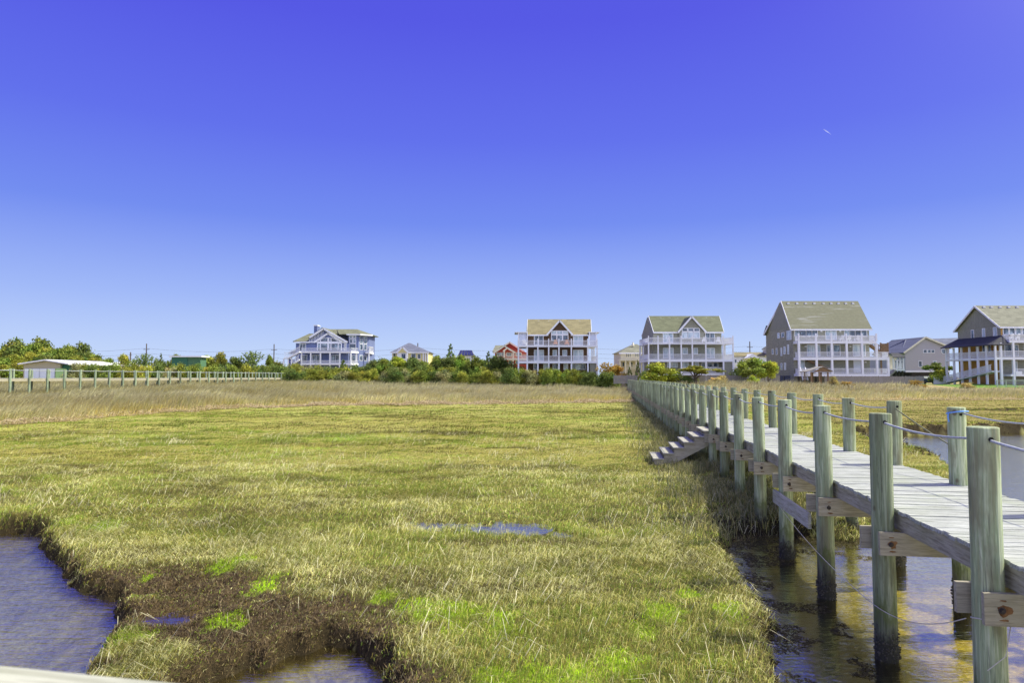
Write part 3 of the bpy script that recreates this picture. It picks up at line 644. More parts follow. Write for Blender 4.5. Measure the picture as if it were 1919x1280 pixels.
# steps down to the marsh
ta, tb = T0 + SP * 7 + .16, T0 + SP * 8 - .14
stp = MB().box(3.03, 3.30, ta + .02, tb - .02, DECK - .34, DECK - .30).build('stairs', M['tread'], bw)
for i in range(6):
    x1 = 3.31 - .315 * i; z1 = 1.60 - .18 * i
    MB().box(x1 - .17, x1 - .005, ta, tb, z1 - .038, z1).box(x1 - .345, x1 - .176, ta, tb, z1 - .038, z1).build('tread', M['tread'], stp)
for yy in (ta + .06, (ta + tb) / 2, tb - .10):
    pr = [(3.33, yy, 1.558), (3.33, yy, 1.22)]
    prof = [(3.33, 1.56)]
    for i in range(6): prof += [(3.31 - .315 * i - .315, 1.56 - .18 * i), (3.31 - .315 * i - .315, 1.56 - .18 * (i + 1))]
    prof = prof[:-1] + [(1.42, .36), (1.72, .36), (3.33, 1.25)]
    MB().prism([(a, yy, b) for a, b in prof], (0, .042, 0)).build('stringer', M['beam'], stp)
# ladder pipes on the right side
ld = empty('metal_ladder', (uy * 5.25 + ux * 8.55, uy * 8.55 - ux * 5.25, 0), -AZ, 'grey metal swim ladder hooked on the right edge of the boardwalk', 'ladder')
for yy in (0, .42):
    MB().tube([(.0, yy, -.3), (.0, yy, 1.97), (-.02, yy, 2.02), (-.08, yy, 2.04), (-.13, yy, 2.0), (-.14, yy, 1.76)], .02, 8).build('rail', M['galv'], ld, True)
for i in range(6): MB().tube([(0, 0, .1 + .28 * i), (0, .42, .1 + .28 * i)], .014, 6).build('rung', M['galv'], ld, True)

# ------------------------------------------------------------------ distant walkway on the left
wl = empty('walkway', (0, 0, 0), -AZ, 'distant walkway with pale mint green posts crossing the tall grass on the left', 'boardwalk')
WL, WB = -59.9, -61.7
mb = MB(); y = 54
while y < 130: mb.box(WB, WL - .02, y, y + .43, 3.13, 3.18); y += .45
mb.build('deck', M['deck'], wl)
for lx in (WL - .06, WB + .06): MB().box(lx - .03, lx + .03, 54, 130, 2.86, 3.128).build('joist', M['beam'], wl)
WP = post_mesh('post', .4, 4.15, .12, M['mint_post'], 10, 3)
SPW = 2.31
for n in range(-3, 27):
    for lx in (WL + .05, WB - .05): put(WP, 'post', (lx, 61.3 + SPW * n + SPW * .0, random.uniform(-.03, .03)), wl, random.uniform(0, 6))
for lx in (WL + .05, WB - .05):
    pts = []
    for n in range(-3, 26): pts += sag((lx, 61.3 + SPW * n, 4.02), (lx, 61.3 + SPW * (n + 1), 4.02), .04, 4)[:-1]
    MB().tube(pts, .025, 5).build('rope', M['rope'], wl)

# ------------------------------------------------------------------ rail of the photographer's deck
ra_, rb_ = G(0, 1249, 2.87), G(300, 1279, 2.87)
rl = empty('wooden_railing', (ra_[0], ra_[1], 0), math.atan2(rb_[1] - ra_[1], rb_[0] - ra_[0]), 'pale worn railing board crossing the bottom left corner close to the camera', 'railing')
t_ = MB().box(-2.4, 1.6, -.15, 0.0, 2.83, 2.87); t_.build('top_board', M['rail_board'], rl)
MB().box(-2.4, 1.6, -.095, -.055, 2.2, 2.33).build('lower_board', M['tread'], rl)
for xx in (-1.9, -.2, 1.4): MB().box(xx - .045, xx + .045, -.12, -.035, -.5, 2.828).build('post', M['beam'], rl)

# ------------------------------------------------------------------ buildings
class House:
    def __init__(s, name, D, px, label, gz=2.0, cat='house'):
        s.D = D; x, _ = F(px, 700, D); s.o = Vector((x, D, gz - .3)); s.g = gz
        s.e = empty(name, s.o, 0, label, cat)
    def mb(s): return MB(s.o)
    def P(s, px, py, dy=0):
        x, z = F(px, py, s.D + dy); return Vector((x, s.D + dy, z))
    def put(s, mb, name, mat, parent=None, label=None):
        o = mb.build(name, mat, parent or s.e)
        if label: o['label'] = label
        return o
    def block(s, name, mat, x0, x1, z0, z1, y0, y1): return s.put(s.mb().box(x0, x1, y0, y1, z0, z1), name, mat)
    def win(s, px0, py0, px1, py1, dy, mat='glass', fw=.11, nm='window', div=1, frame='white'):
        a = s.P(px0, py1, dy); b = s.P(px1, py0, dy); x0, x1, z0, z1 = a.x, b.x, a.z, b.z; Y = a.y
        m = s.mb(); m.box(x0 - fw, x1 + fw, Y - .07, Y - .003, z1, z1 + fw); m.box(x0 - fw, x1 + fw, Y - .07, Y - .003, z0 - fw, z0)
        m.box(x0 - fw, x0, Y - .07, Y - .003, z0 + .001, z1 - .001); m.box(x1, x1 + fw, Y - .07, Y - .003, z0 + .001, z1 - .001)
        for i in range(1, div): xx = x0 + (x1 - x0) * i / div; m.box(xx - .05, xx + .05, Y - .06, Y - .03, z0 + .001, z1 - .001)
        w_ = s.put(m, nm, M[frame]); s.put(s.mb().box(x0, x1, Y - .03, Y - .004, z0, z1), 'pane', M[mat], w_); return w_
    def swin(s, X, px0, px1, py0, py1, side=-1, mat='glass', fw=.1):   # window on a side wall at x = X
        def yz(px, py): r = ray(px, py); t = X / r[0]; return r[1] * t, CAMH + r[2] * t
        ya, za = yz(px0, py1); yb, zb = yz(px1, py0); y0, y1 = sorted((ya, yb)); 
        z0 = za; z1 = zb
        if z1 < z0 + .2: z1 = z0 + 1.2
        m = s.mb(); X0, X1 = (X - .06, X - .003) if side < 0 else (X + .003, X + .06)
        m.box(X0, X1, y0 - fw, y1 + fw, z1, z1 + fw).box(X0, X1, y0 - fw, y1 + fw, z0 - fw, z0).box(X0, X1, y0 - fw, y0, z0 + .001, z1 - .001).box(X0, X1, y1, y1 + fw, z0 + .001, z1 - .001)
        w_ = s.put(m, 'window', M['white']); X2, X3 = (X - .03, X - .004) if side < 0 else (X + .004, X + .03)
        s.put(s.mb().box(X2, X3, y0, y1, z0, z1), 'pane', M[mat], w_); return w_
    def rail(s, pts, z, h=1.05, mat='white', gap=.17, bw_=.05, posts_=False):
        m = s.mb()
        for a, b in zip(pts[:-1], pts[1:]):
            a = Vector((a[0], a[1], a[2] if len(a) > 2 else z)); b = Vector((b[0], b[1], b[2] if len(b) > 2 else z)); n = max(1, int((b - a).length / gap)); up = Vector((0, 0, 1))
            m.bar(a + up * h, b + up * h, .12, .07); m.bar(a + up * .12, b + up * .12, .07, .07)
            for i in range(1, n):
                p = a + (b - a) * i / n; m.box(p.x - bw_ / 2, p.x + bw_ / 2, p.y - .02, p.y + .02, p.z + .155, p.z + h - .035)
        return s.put(m, 'railing', M[mat])
    def gable_roof(s, x0, x1, yf_, yb_, ze, zr_, mat, ov=.35, th=.16, rake='white', nm='roof', rx0=None, rx1=None, yr=None):   # ridge along x
        yr = (yf_ + yb_) / 2 if yr is None else yr; rx0 = x0 if rx0 is None else rx0; rx1 = x1 if rx1 is None else rx1
        m = s.mb(); sl_ = (zr_ - ze) / (yr - yf_); zb = zr_ - sl_ * (yb_ - yr)
        for (ya, za) in ((yf_, ze), (yb_, zb)):
            m.prism([(x0, ya, za), (x1, ya, za), (rx1, yr, zr_), (rx0, yr, zr_)], (0, 0, th))
        r_ = s.put(m, nm, M[mat])
        t_ = s.mb(); t_.bar((x0, yf_ - .02, ze + .02), (x1, yf_ - .02, ze + .02), .06, .26)
        for xx, rr_ in ((x0, rx0), (x1, rx1)):
            sg = -1 if xx == x0 else 1
            t_.bar((xx + sg * .03, yf_, ze + .02), (rr_ + sg * .03, yr, zr_ + .02), .06, .3); t_.bar((xx + sg * .03, yb_, zb + .02), (rr_ + sg * .03, yr, zr_ + .02), .06, .3)
        s.put(t_, 'fascia', M[rake], r_); return r_
    def vents(s, roof, pxs, py, yy):
        for px in pxs:
            r = ray(px, py); t = yy / r[1]; x = r[0] * t; z = CAMH + r[2] * t
            s.put(s.mb().prism([(x - .24, yy - .25, z - .26), (x + .24, yy - .25, z - .26), (x + .2, yy - .2, z + .06), (x - .2, yy - .2, z + .06)], (0, .35, 0)), 'roof_vent', M['vent'], roof)
    def column(s, x, y, z0, z1, w_=.24, mat='white'): return s.put(s.mb().box(x - w_ / 2, x + w_ / 2, y - w_ / 2, y + w_ / 2, z0, z1), 'pillar', M[mat])
def cv(L_, ox, oy, sc): return [(ox + a / sc, oy + b / sc, ox + c / sc, oy + d / sc) for a, b, c, d in L_]
def deck_chair(x, y, z, rz, label, mat='white', group='chairs on the house decks'):
    e = empty('deck_chair', (x, y, z), rz, label, 'chair', group)
    MB().box(-.32, .32, -.3, .3, .34, .40).build('seat', M[mat], e)
    MB().prism([(-.3, .28, .36), (.3, .28, .36), (.26, .55, 1.12), (-.26, .55, 1.12)], (0, .04, 0)).build('backrest', M[mat], e)
    for sx__ in (-1, 1):
        MB().box(sx__ * .39 - .06, sx__ * .39 + .06, -.35, .38, .58, .62).build('armrest', M[mat], e)
        for yy in (-.28, .26): MB().box(sx__ * .35 - .04, sx__ * .35 + .04, yy - .04, yy + .04, 0, .579).build('leg', M[mat], e)

def gabled_house(name, D, pxc, label, ox, oy, sc, wallx, eave_y, ridge_y, ridge_x, eave_x, gab, decks, pil, groundy, wins, wmat, rmat, gmat, deckx, vents, vy, depth=11):
    h = House(name, D, pxc, label, 1.9); W = 2.5
    cx_ = lambda v: ox + v / sc; cy_ = lambda v: oy + v / sc
    A = h.P(cx_(wallx[0]), cy_(eave_y), W); B = h.P(cx_(wallx[1]), cy_(eave_y), W); ze = A.z
    yw = D + W; yr = yw + depth / 2
    zr_ = F(cx_(ridge_x[0]), cy_(ridge_y), yr)[1]; g0 = 1.2
    ga = h.P(cx_(gab[0][0]), cy_(gab[0][1]), W - .1); gl_ = h.P(cx_(gab[1][0]), cy_(gab[1][1]), W); gr_ = h.P(cx_(gab[2][0]), cy_(gab[2][1]), W)
    # wall: one closed shell with end gables
    m = h.mb(); m.prism([(A.x, yw, g0), (A.x, yw + depth, g0), (A.x, yw + depth, ze), (A.x, yr, zr_ - .1), (A.x, yw, ze)], (B.x - A.x, 0, 0))
    h.put(m, 'wall', M[wmat])
    ex0 = F(cx_(eave_x[0]), 600, yw - .4)[0]; ex1 = F(cx_(eave_x[1]), 600, yw - .4)[0]; rx0 = F(cx_(ridge_x[0]), 600, yr)[0]; rx1 = F(cx_(ridge_x[1]), 600, yr)[0]
    sl_ = (zr_ - ze) / (yr - yw)
    rf = h.gable_roof(ex0, ex1, yw - .4, yw + depth + .4, ze - .4 * sl_ + .02, zr_ + .02, rmat, rx0=min(rx0, ex0 + .3), rx1=max(rx1, ex1 - .6))
    # cross gable
    gz = ze - .2
    zd_ = h.P(pxc, cy_(decks[0][0])).z + .003; fy = yw - .62
    h.put(h.mb().prism([(gl_.x + .35, fy, zd_), (gr_.x - .35, fy, zd_), (gr_.x - .35, fy, gz + .1), (ga.x, fy, ga.z - .2), (gl_.x + .35, fy, gz + .1)], (0, yr - yw - .3, 0)), 'gable', M[wmat])
    k9 = .42; h.put(h.mb().prism([(gl_.x + (ga.x - gl_.x) * k9 + .2, fy - .03, gz + (ga.z - gz) * k9), (gr_.x + (ga.x - gr_.x) * k9 - .2, fy - .03, gz + (ga.z - gz) * k9), (ga.x, fy - .03, ga.z - .3)], (0, .028, 0)), 'gable_boards', M[gmat])
    m = h.mb()
    for q in (gl_, gr_): m.prism([(q.x, fy - .4, gz), (ga.x, fy - .4, ga.z), (ga.x, yr - .2, ga.z), (q.x, yw + .1, gz)], (0, 0, .15))
    g_ = h.put(m, 'gable_roof', M[rmat]); m = h.mb()
    for q in (gl_, gr_): m.bar((q.x, fy - .44, gz + .02), (ga.x, fy - .44, ga.z + .02), .07, .32, (0, 0, 1))
    h.put(m, 'fascia', M['white'], g_)
    # decks
    x0 = h.P(cx_(deckx[0]), 650).x; x1 = h.P(cx_(deckx[1]), 650).x
    zs = []
    for (ya, yb, yrl) in decks:
        zt = h.P(pxc, cy_(ya)).z; zb = h.P(pxc, cy_(yb)).z; zs.append((zt, zb)); hr = h.P(pxc, cy_(yrl)).z - zt
        h.put(h.mb().box(x0, x1, D, yw - .002, zb, zt), 'deck', M['white'])
        h.put(h.mb().box(x0, A.x - .002, yw, yw + 6, zb, zt), 'deck', M['white']); h.put(h.mb().box(B.x + .002, x1, yw, yw + 6, zb, zt), 'deck', M['white'])
        h.rail([(x0 + .08, yw + 6, zt), (x0 + .08, D + .08, zt), (x1 - .08, D + .08, zt), (x1 - .08, yw + 6, zt)], zt, hr)
    for p in pil:
        x = h.P(cx_(p), 650).x; x = min(max(x, x0 + .13), x1 - .13)
        h.column(x, D + .14, zs[1][0] + .001, zs[0][1] - .001); h.column(x, D + .14, g0, zs[1][1] - .001, .26, 'white')
        h.put(h.mb().box(x - .1, x + .1, D + .03, D + .23, zs[0][0] + .001, zs[0][0] + 1.3), 'rail_post', M['white'])
    for xx in (x0 + .13, x1 - .13):
        for yy in (yw + 2.5, yw + 5.8): h.column(xx, yy, zs[1][0] + .001, zs[0][1] - .001); h.column(xx, yy, g0, zs[1][1] - .001)
    for q in wins: h.win(*q[0], W - (.62 if len(q) > 2 and q[2] == 'g' else 0), q[1], div=2 if (q[0][2] - q[0][0]) > 13 else 1)
    h.vents(rf, [cx_(v) for v in vents], cy_(vy), yr - .5)
    return h, x0, x1, zs, yw, A, B, ze, cx_, cy_
def W_(L_, ox, oy, sc, mats): return [(q,) + m for q, m in zip(cv(L_, ox, oy, sc), mats)]
g, c0 = ('glass',), ('curtain',)
# brown house
ws = W_([(850, 292, 945, 400), (1290, 292, 1390, 400)], 860, 580, 6, [g, c0]) + W_([(1043, 244, 1095, 278), (1107, 244, 1160, 278), (1172, 244, 1224, 278), (1043, 292, 1095, 346), (1107, 292, 1160, 346), (1172, 292, 1224, 346)], 860, 580, 6, [('curtain', 'g')] * 3 + [('glass', 'g')] * 3)
ws += W_([(850, 460, 950, 575), (1060, 460, 1098, 516), (1170, 460, 1210, 516), (1292, 460, 1393, 575), (845, 615, 882, 672), (955, 615, 1000, 672), (1060, 615, 1110, 672), (1182, 615, 1222, 672), (1267, 615, 1305, 672), (1315, 615, 1365, 672), (1375, 615, 1420, 672)], 860, 580, 6, [c0, c0, c0, c0] + [g, c0] * 4)
H2, x0, x1, zs, yw, A, B, ze, cx_, cy_ = gabled_house('beach_house', 128, 1046, 'dark brown three-storey house with tan roof, cross gable and white decks behind the shrubs', 860, 580, 6, (775, 1455), 280, 120, (790, 1482), (765, 1490), ((1130, 130), (985, 280), (1275, 278)), [(405, 421, 350), (580, 606, 525)], [665, 768, 888, 1010, 1125, 1265, 1450, 1560], 690, ws, 'brown_wall', 'tan_roof', 'brown_wall', (663, 1562), [895, 1010, 1238, 1355], 132)
for sgn, xa, xb in ((-1, x0, A.x), (1, B.x, x1)):     # screened side porches on the top deck
    H2.put(H2.mb().box(xa - (.6 if sgn < 0 else -.02), xb + (.6 if sgn > 0 else -.02), D_ := H2.D + 1.2, yw + 5, ze + .25, ze + .40), 'porch_roof', M['white'])
    xm = xa + .1 if sgn < 0 else xb - .1
    H2.put(H2.mb().box(xa + .15, xb - .15, D_ + .3, D_ + .34, zs[0][0] + .01, ze + .24), 'screen_panel', M['screen'])
    for xx in (xa + .12, xb - .12): H2.put(H2.mb().box(xx - .08, xx + .08, D_ + .1, D_ + .28, zs[0][0] + .01, ze + .249), 'pillar', M['white'])
H2.put(H2.mb().box(B.x + .05, x1 - .02, H2.D + .3, H2.D + 4, 1.3, zs[1][1] - .01), 'lattice_skirt', M['grey_board'])
for i, (px, mt, tx) in enumerate(((1041, 'chair_orange', 'orange slatted chair at the centre of the brown house top deck'), (1062, 'chair_orange', 'orange slatted chair right of centre on the brown house top deck'), (984, 'white', 'white deck chair at the left end of the brown house top deck'))):
    deck_chair(F(px, 650, H2.D + 1.2)[0], H2.D + 1.2, zs[0][0], R(180) if i < 2 else R(150), tx, mt)
# grey house with green roof
ws = W_([(725, 284, 835, 395), (1232, 284, 1333, 395)], 1130, 580, 6.4, [c0, g]) + W_([(952, 230, 1008, 260), (1024, 230, 1078, 260), (1097, 230, 1152, 260), (952, 276, 1012, 345), (1022, 276, 1082, 345), (1094, 276, 1154, 345)], 1130, 580, 6.4, [('glass', 'g')] * 3 + [('curtain', 'g')] * 3)
ws += W_([(727, 468, 840, 580), (958, 468, 1010, 528), (1092, 468, 1130, 528), (1242, 468, 1335, 580), (775, 640, 820, 688), (838, 640, 890, 690), (962, 640, 1020, 690), (1107, 640, 1142, 690), (1187, 640, 1230, 690), (1257, 640, 1305, 688), (1327, 640, 1375, 688)], 1130, 580, 6.4, [c0] * 4 + [c0] * 4 + [g] * 3)
H3, x0, x1, zs, yw, A, B, ze, cx_, cy_ = gabled_house('beach_house', 126, 1295, 'weathered grey three-storey house with green roof, cross gable and white decks behind the umbrella pine', 1130, 580, 6.4, (600, 1420), 266, 88, (597, 1395), (606, 1447), ((1050, 92), (885, 266), (1220, 266)), [(400, 416, 340), (600, 628, 538)], [548, 663, 800, 940, 1073, 1235, 1445, 1568], 785, ws, 'grey_wall', 'green_roof', 'grey_board', (537, 1571), [690, 800, 900, 1140, 1237, 1303], 102)
H3.put(H3.mb().box(F(cx_(1452), 600, 126)[0], x1 - .28, 126.3, 131, 1.3, zs[1][1] - .01), 'storage_room', M['grey_board'])
za = H3.P(1300, cy_(770)).z; zb_ = H3.P(1300, cy_(725)).z
H3.put(H3.mb().box(x0 + 3, F(cx_(1448), 600, 126)[0], 126.5, 128.4, za - .3, za), 'deck', M['white']); H3.rail([(x0 + 6, 126.6), (F(cx_(1445), 600, 126)[0], 126.6)], za, 1.1)
for px, tx in ((1320, 'white cushioned chair at the centre of the green-roofed grey house top deck'), (1346, 'white deck chair near the right slider of the green-roofed grey house')):
    deck_chair(F(px, 640, 127.2)[0], 127.2, zs[0][0], R(170), tx)

# big grey house with worn roof
H4 = House('beach_house', 124, 1560, 'largest weathered grey house with high worn olive roof and three tiers of white decks', 1.9)
ox, oy, sc = 1400, 540, 6; cx_ = lambda v: ox + v / sc; cy_ = lambda v: oy + v / sc
D = 124; W = 2.2; yw = D + W; dep = 13.5
XL = F(cx_(514), 600, yw)[0]; XR = F(cx_(1368), 600, yw)[0]; ze = F(1500, cy_(446), yw)[1]; yr = yw + 6.2; zr_ = F(cx_(600), cy_(155), yr)[1]
sl_ = (zr_ - ze) / (yr - yw); g0 = 1.2; zbk = F(cx_(240), cy_(515), yw + dep)[1]; ybk = yr + (zr_ - zbk) / sl_ ; ybk = min(ybk, yw + dep - .8)
H4.put(H4.mb().prism([(XL, yw, g0), (XL, yw + dep, g0), (XL, yw + dep, zbk), (XL, ybk, zr_ - (ybk - yr) * sl_ - .15), (XL, yr, zr_ - .15), (XL, yw, ze - .05)], (XR - XL, 0, 0)), 'wall', M['grey_wall'])
H4.put(H4.mb().prism([(XL - .05, yw + .1, ze + .1), (XL - .05, ybk - .1, ze + .1), (XL - .05, yr, zr_ - .3)], (.044, 0, 0)), 'gable', M['grey_board'])
rx0 = F(cx_(383), 566, yr)[0]; rx1 = F(cx_(1247), 566, yr)[0]; ex0 = F(cx_(488), 600, yw - .5)[0]; ex1 = F(cx_(1405), 600, yw - .5)[0]
m = H4.mb(); zf_ = ze - .5 * sl_
m.prism([(ex0, yw - .5, zf_), (ex1, yw - .5, zf_), (rx1, yr, zr_), (rx0, yr, zr_)], (0, 0, .18))
m.prism([(ex0, ybk + .4, zr_ - (ybk + .4 - yr) * sl_), (ex1, ybk + .4, zr_ - (ybk + .4 - yr) * sl_), (rx1, yr, zr_), (rx0, yr, zr_)], (0, 0, .18))
rf = H4.put(m, 'roof', M['worn_roof'])
m = H4.mb(); m.bar((ex0, yw - .54, zf_ + .04), (ex1, yw - .54, zf_ + .04), .06, .3); m.bar((ex0 - .04, yw - .5, zf_ + .05), (rx0 - .04, yr, zr_ + .05), .07, .34); m.bar((ex0 - .04, ybk + .4, zr_ - (ybk + .4 - yr) * sl_ + .05), (rx0 - .04, yr, zr_ + .05), .07, .34)
H4.put(m, 'fascia', M['white'], rf)
m = H4.mb(); m.prism([(XL - .3, ybk - .2, zbk + 1.5), (XR, ybk - .2, zbk + 1.5), (XR, yw + dep + .5, zbk), (XL - .3, yw + dep + .5, zbk)], (0, 0, .15)); H4.put(m, 'roof', M['dark_roof'])
H4.vents(rf, [cx_(v) for v in (460, 558, 656, 753, 856, 943, 1024, 1107, 1187)], cy_(166), yr - .6)
xd0 = F(cx_(574), 600, D)[0]; xd1 = F(cx_(1449), 600, D)[0]; xe = F(cx_(1590), 600, D)[0]; zl = []
for i, (ya, yb, yrl) in enumerate([(596, 622, 535), (780, 808, 720), (965, 992, 905)]):
    zt = H4.P(1560, cy_(ya)).z; zb = H4.P(1560, cy_(yb)).z; zl.append((zt, zb)); xr_ = xd1 if i == 0 else xe
    H4.put(H4.mb().prism([(xd0 - .1, D, zb), (xr_, D, zb), (xr_, yw - .002, zb), (XL - .0, yw - .002, zb), (XL - .0, yw - .6, zb)], (0, 0, zt - zb)), 'deck', M['white'])
    hr = H4.P(1560, cy_(yrl)).z - zt
    H4.rail([(XL + .05, yw - .6, zt), (xd0, D + .1, zt), (xr_ - .1, D + .1, zt)] + ([(xr_ - .1, yw + 3, zt)]), zt, hr)
for i, pp in enumerate(((575, 770, 943, 1110, 1283, 1447),) * 2):
    for p in pp:
        x = F(cx_(p), 600, D + .15)[0]; H4.column(x, D + .15, zl[i + 1][0] + .001, zl[i][1] - .001, .36)
for p in (575, 770, 943, 1110, 1283, 1447):
    x = F(cx_(p), 600, D + .15)[0]; H4.put(H4.mb().box(x - .14, x + .14, D + .03, D + .27, zl[0][0] + .001, zl[0][0] + 1.4), 'rail_post', M['white']); H4.column(x, D + .5, g0, zl[2][1] - .001, .3, 'dark')
H4.column(xe - .2, D + .15, zl[2][0] + .001, zl[1][1] - .001, .34)
for q, mt in zip(cv([(540, 472, 594, 540), (603, 472, 658, 540), (668, 472, 722, 540), (732, 472, 787, 540), (887, 472, 1000, 575), (1097, 468, 1148, 540), (1158, 468, 1211, 540), (1222, 468, 1275, 540), (1288, 468, 1342, 540), (680, 642, 765, 760), (783, 642, 815, 760), (902, 642, 1040, 760), (1195, 642, 1325, 760)], 1400, 540, 6), ['glass', 'glass', 'glass', 'glass', 'curtain', 'curtain', 'glass', 'glass', 'glass', 'curtain', 'curtain', 'glass', 'curtain']): H4.win(*q, W, mt, div=2 if q[2] - q[0] > 12 else 1)
H4.win(cx_(1205), cy_(818), cx_(1275), cy_(940), W, 'door', nm='door')
H4.win(cx_(605), cy_(818), cx_(640), cy_(940), W, 'curtain')
for a in [(345, 508, 365, 560), (390, 502, 418, 552), (450, 480, 498, 580), (328, 680, 340, 745), (382, 675, 393, 757), (415, 662, 432, 740), (458, 640, 470, 738), (382, 850, 395, 915), (422, 845, 436, 915), (283, 690, 297, 740)]:
    H4.swin(XL, cx_(a[0]), cx_(a[2]), cy_(a[1]), cy_(a[3]), -1, random.choice(['glass', 'curtain']) if a[0] not in (345, 450, 415) else 'curtain')
for p, dd in ((655, 0), (1157, 0), (832, 1), (1045, 1), (1328, 2)):
    yv = (650, 478, 825)[dd]; q = H4.P(cx_(p), cy_(yv), W); H4.put(H4.mb().box(q.x - .16, q.x + .16, q.y - .2, q.y - .003, q.z - .25, q.z), 'wall_lamp', M['white'])
# brown outside stair at its right end
m = H4.mb(); q0 = H4.P(cx_(1375), cy_(640), 3); q1 = H4.P(cx_(1515), cy_(740), 3)
m.bar(q0, q1, 1.1, .3); m.bar(q0 + Vector((0, -.6, 1.0)), q1 + Vector((0, -.6, 1.0)), .1, .12)
for i in range(9): p = q0 + (q1 - q0) * i / 8 + Vector((0, -.6, 0)); m.box(p.x - .05, p.x + .05, p.y - .05, p.y + .05, p.z, p.z + 1.0)
st4 = H4.put(m, 'outside_stair', M['brownwood'])
q0 = H4.P(cx_(1508), cy_(770), 2.4); q1 = H4.P(cx_(1585), cy_(705), 2.4)
m = H4.mb(); m.box(q0.x, q1.x, q0.y, q0.y + 2.5, q1.z - .25, q1.z); m.box(q0.x, q1.x, q0.y, q0.y + .08, q1.z + .01, q1.z + 1.35)
for xx in (q0.x, q1.x): m.box(xx - .12, xx + .12, q0.y - .05, q0.y + .15, g0 + 2.0, q1.z + 1.5)
H4.put(m, 'stair_landing', M['brownwood'])
m = H4.mb(); a = H4.P(cx_(680), cy_(815), 1.0); b = H4.P(cx_(900), cy_(905), 1.0); m.bar(a, b, .9, .28); H4.put(m, 'outside_stair', M['brownwood'])
m = H4.mb(); a = H4.P(cx_(598), cy_(895), -2.5); b = H4.P(cx_(628), cy_(1035), -5); m.bar(a, b, .1, .22); m.bar(a + Vector((.9, 0, 0)), b + Vector((.9, 0, 0)), .1, .22)
for i in range(7): p = a + (b - a) * (i + .5) / 7; m.box(p.x, p.x + .9, p.y - .12, p.y + .12, p.z - .03, p.z + .03)
H4.put(m, 'yard_stair', M['white'])
for px, tx in ((1577, 'white deck chair on the top deck of the largest house, leftmost of three'), (1590, 'white deck chair on the top deck of the largest house, middle of three'), (1606, 'white deck chair on the top deck of the largest house, rightmost of three')):
    deck_chair(F(px, 635, D + 1)[0], D + 1, zl[0][0], R(180), tx)
ht = empty('hot_tub', (F(1505, 690, D + 1)[0], D + 1.1, zl[2][0]), 0, 'white covered hot tub on the lowest left deck of the largest house', 'hot tub')
MB().box(-1, 1, -.9, .9, 0, .85).build('cabinet', M['white'], ht); MB().box(-1.06, 1.06, -.96, .96, .852, .98).build('cover', M['light_wall'], ht)
for i, (px, tx) in enumerate(((1460.5, 'dark blue rounded bin beside the largest house, left of the pair'), (1474, 'black square bin beside the largest house, right of the pair'))):
    b_ = empty('waste_bin', (F(px, 700, 125)[0], 125, 1.8), 0, tx, 'bin', 'bins beside the largest house')
    MB().prism([(-.5, -.5, .1), (.5, -.5, .1), (.5, .5, .1), (-.5, .5, .1)], (0, 0, 1.5)).build('body', M['bin'], b_); MB().box(-.58, .58, -.6, .58, 1.602, 1.74).build('lid', M['bin'], b_)
    for sx__ in (-.4, .4): MB().tube([(sx__ - .05, .5, .12), (sx__ + .05, .5, .12)], .12, 10).build('wheel', M['dark'], b_)
sh = empty('picnic_shelter', (F(1530, 700, 119)[0], 119, 1.7), 0, 'small open picnic shelter with shallow grey gable roof in front of the largest house', 'shelter')
a = F(1505, 697.5, 119); b = F(1536, 688, 119); c = F(1554, 697, 119); bx0 = F(1530, 700, 119)[0]
m = MB(); m.prism([(a[0] - bx0, -1.5, a[1] - 1.7), (b[0] - bx0, -1.5, b[1] - 1.7), (b[0] - bx0, 1.5, b[1] - 1.7), (a[0] - bx0, 1.5, a[1] - 1.7)], (0, 0, .1)).prism([(c[0] - bx0, -1.5, c[1] - 1.7), (b[0] - bx0, -1.5, b[1] - 1.7), (b[0] - bx0, 1.5, b[1] - 1.7), (c[0] - bx0, 1.5, c[1] - 1.7)], (0, 0, .1)); m.build('roof', M['picket'], sh)
MB().prism([(a[0] - bx0 + 1.2, -1.3, a[1] - 1.68), (c[0] - bx0 - .2, -1.3, c[1] - 1.68), (b[0] - bx0, -1.3, b[1] - 1.75)], (0, .1, 0)).build('gable', M['brownwood'], sh)
for px in (1514, 1529, 1545):
    x = F(px, 700, 119)[0] - bx0
    for yy in (-1.3, 1.3): MB().box(x - .1, x + .1, yy - .1, yy + .1, -.3, a[1] - 1.72).build('pillar', M['brownwood'], sh)

# right-hand house, side porch
H5 = House('beach_house', 114, 1874, 'weathered grey house at the right edge with wraparound white porch and ramp', 1.9)
ox, oy, sc = 1660, 550, 6.737; D = 114; yw = 116; cx_ = lambda v: ox + v / sc; cy_ = lambda v: oy + v / sc
XL = F(cx_(1445), 600, yw)[0]; XR = XL + 19; ze = F(1880, cy_(408), yw)[1]; yr = yw + 5.6; zr_ = F(1900, cy_(163), yr)[1]; dep = 11.2; sl_ = (zr_ - ze) / (yr - yw); g0 = 1.2
H5.put(H5.mb().prism([(XL, yw, g0), (XL, yw + dep, g0), (XL, yw + dep, ze - .1), (XL, yr, zr_ - .15), (XL, yw, ze - .1)], (XR - XL, 0, 0)), 'wall', M['grey_wall'])
H5.put(H5.mb().prism([(XL - .05, yw + .1, ze), (XL - .05, yw + dep - .1, ze), (XL - .05, yr, zr_ - .3)], (.044, 0, 0)), 'gable', M['grey_board'])
rf = H5.gable_roof(XL - .5, XR + .5, yw - .5, yw + dep + .5, ze - .5 * sl_, zr_, 'grey_roof')
H5.vents(rf, [cx_(v) for v in (1235, 1332, 1440, 1548, 1655)], cy_(166), yr - .6)
XP = XL - 2.5; zd = []
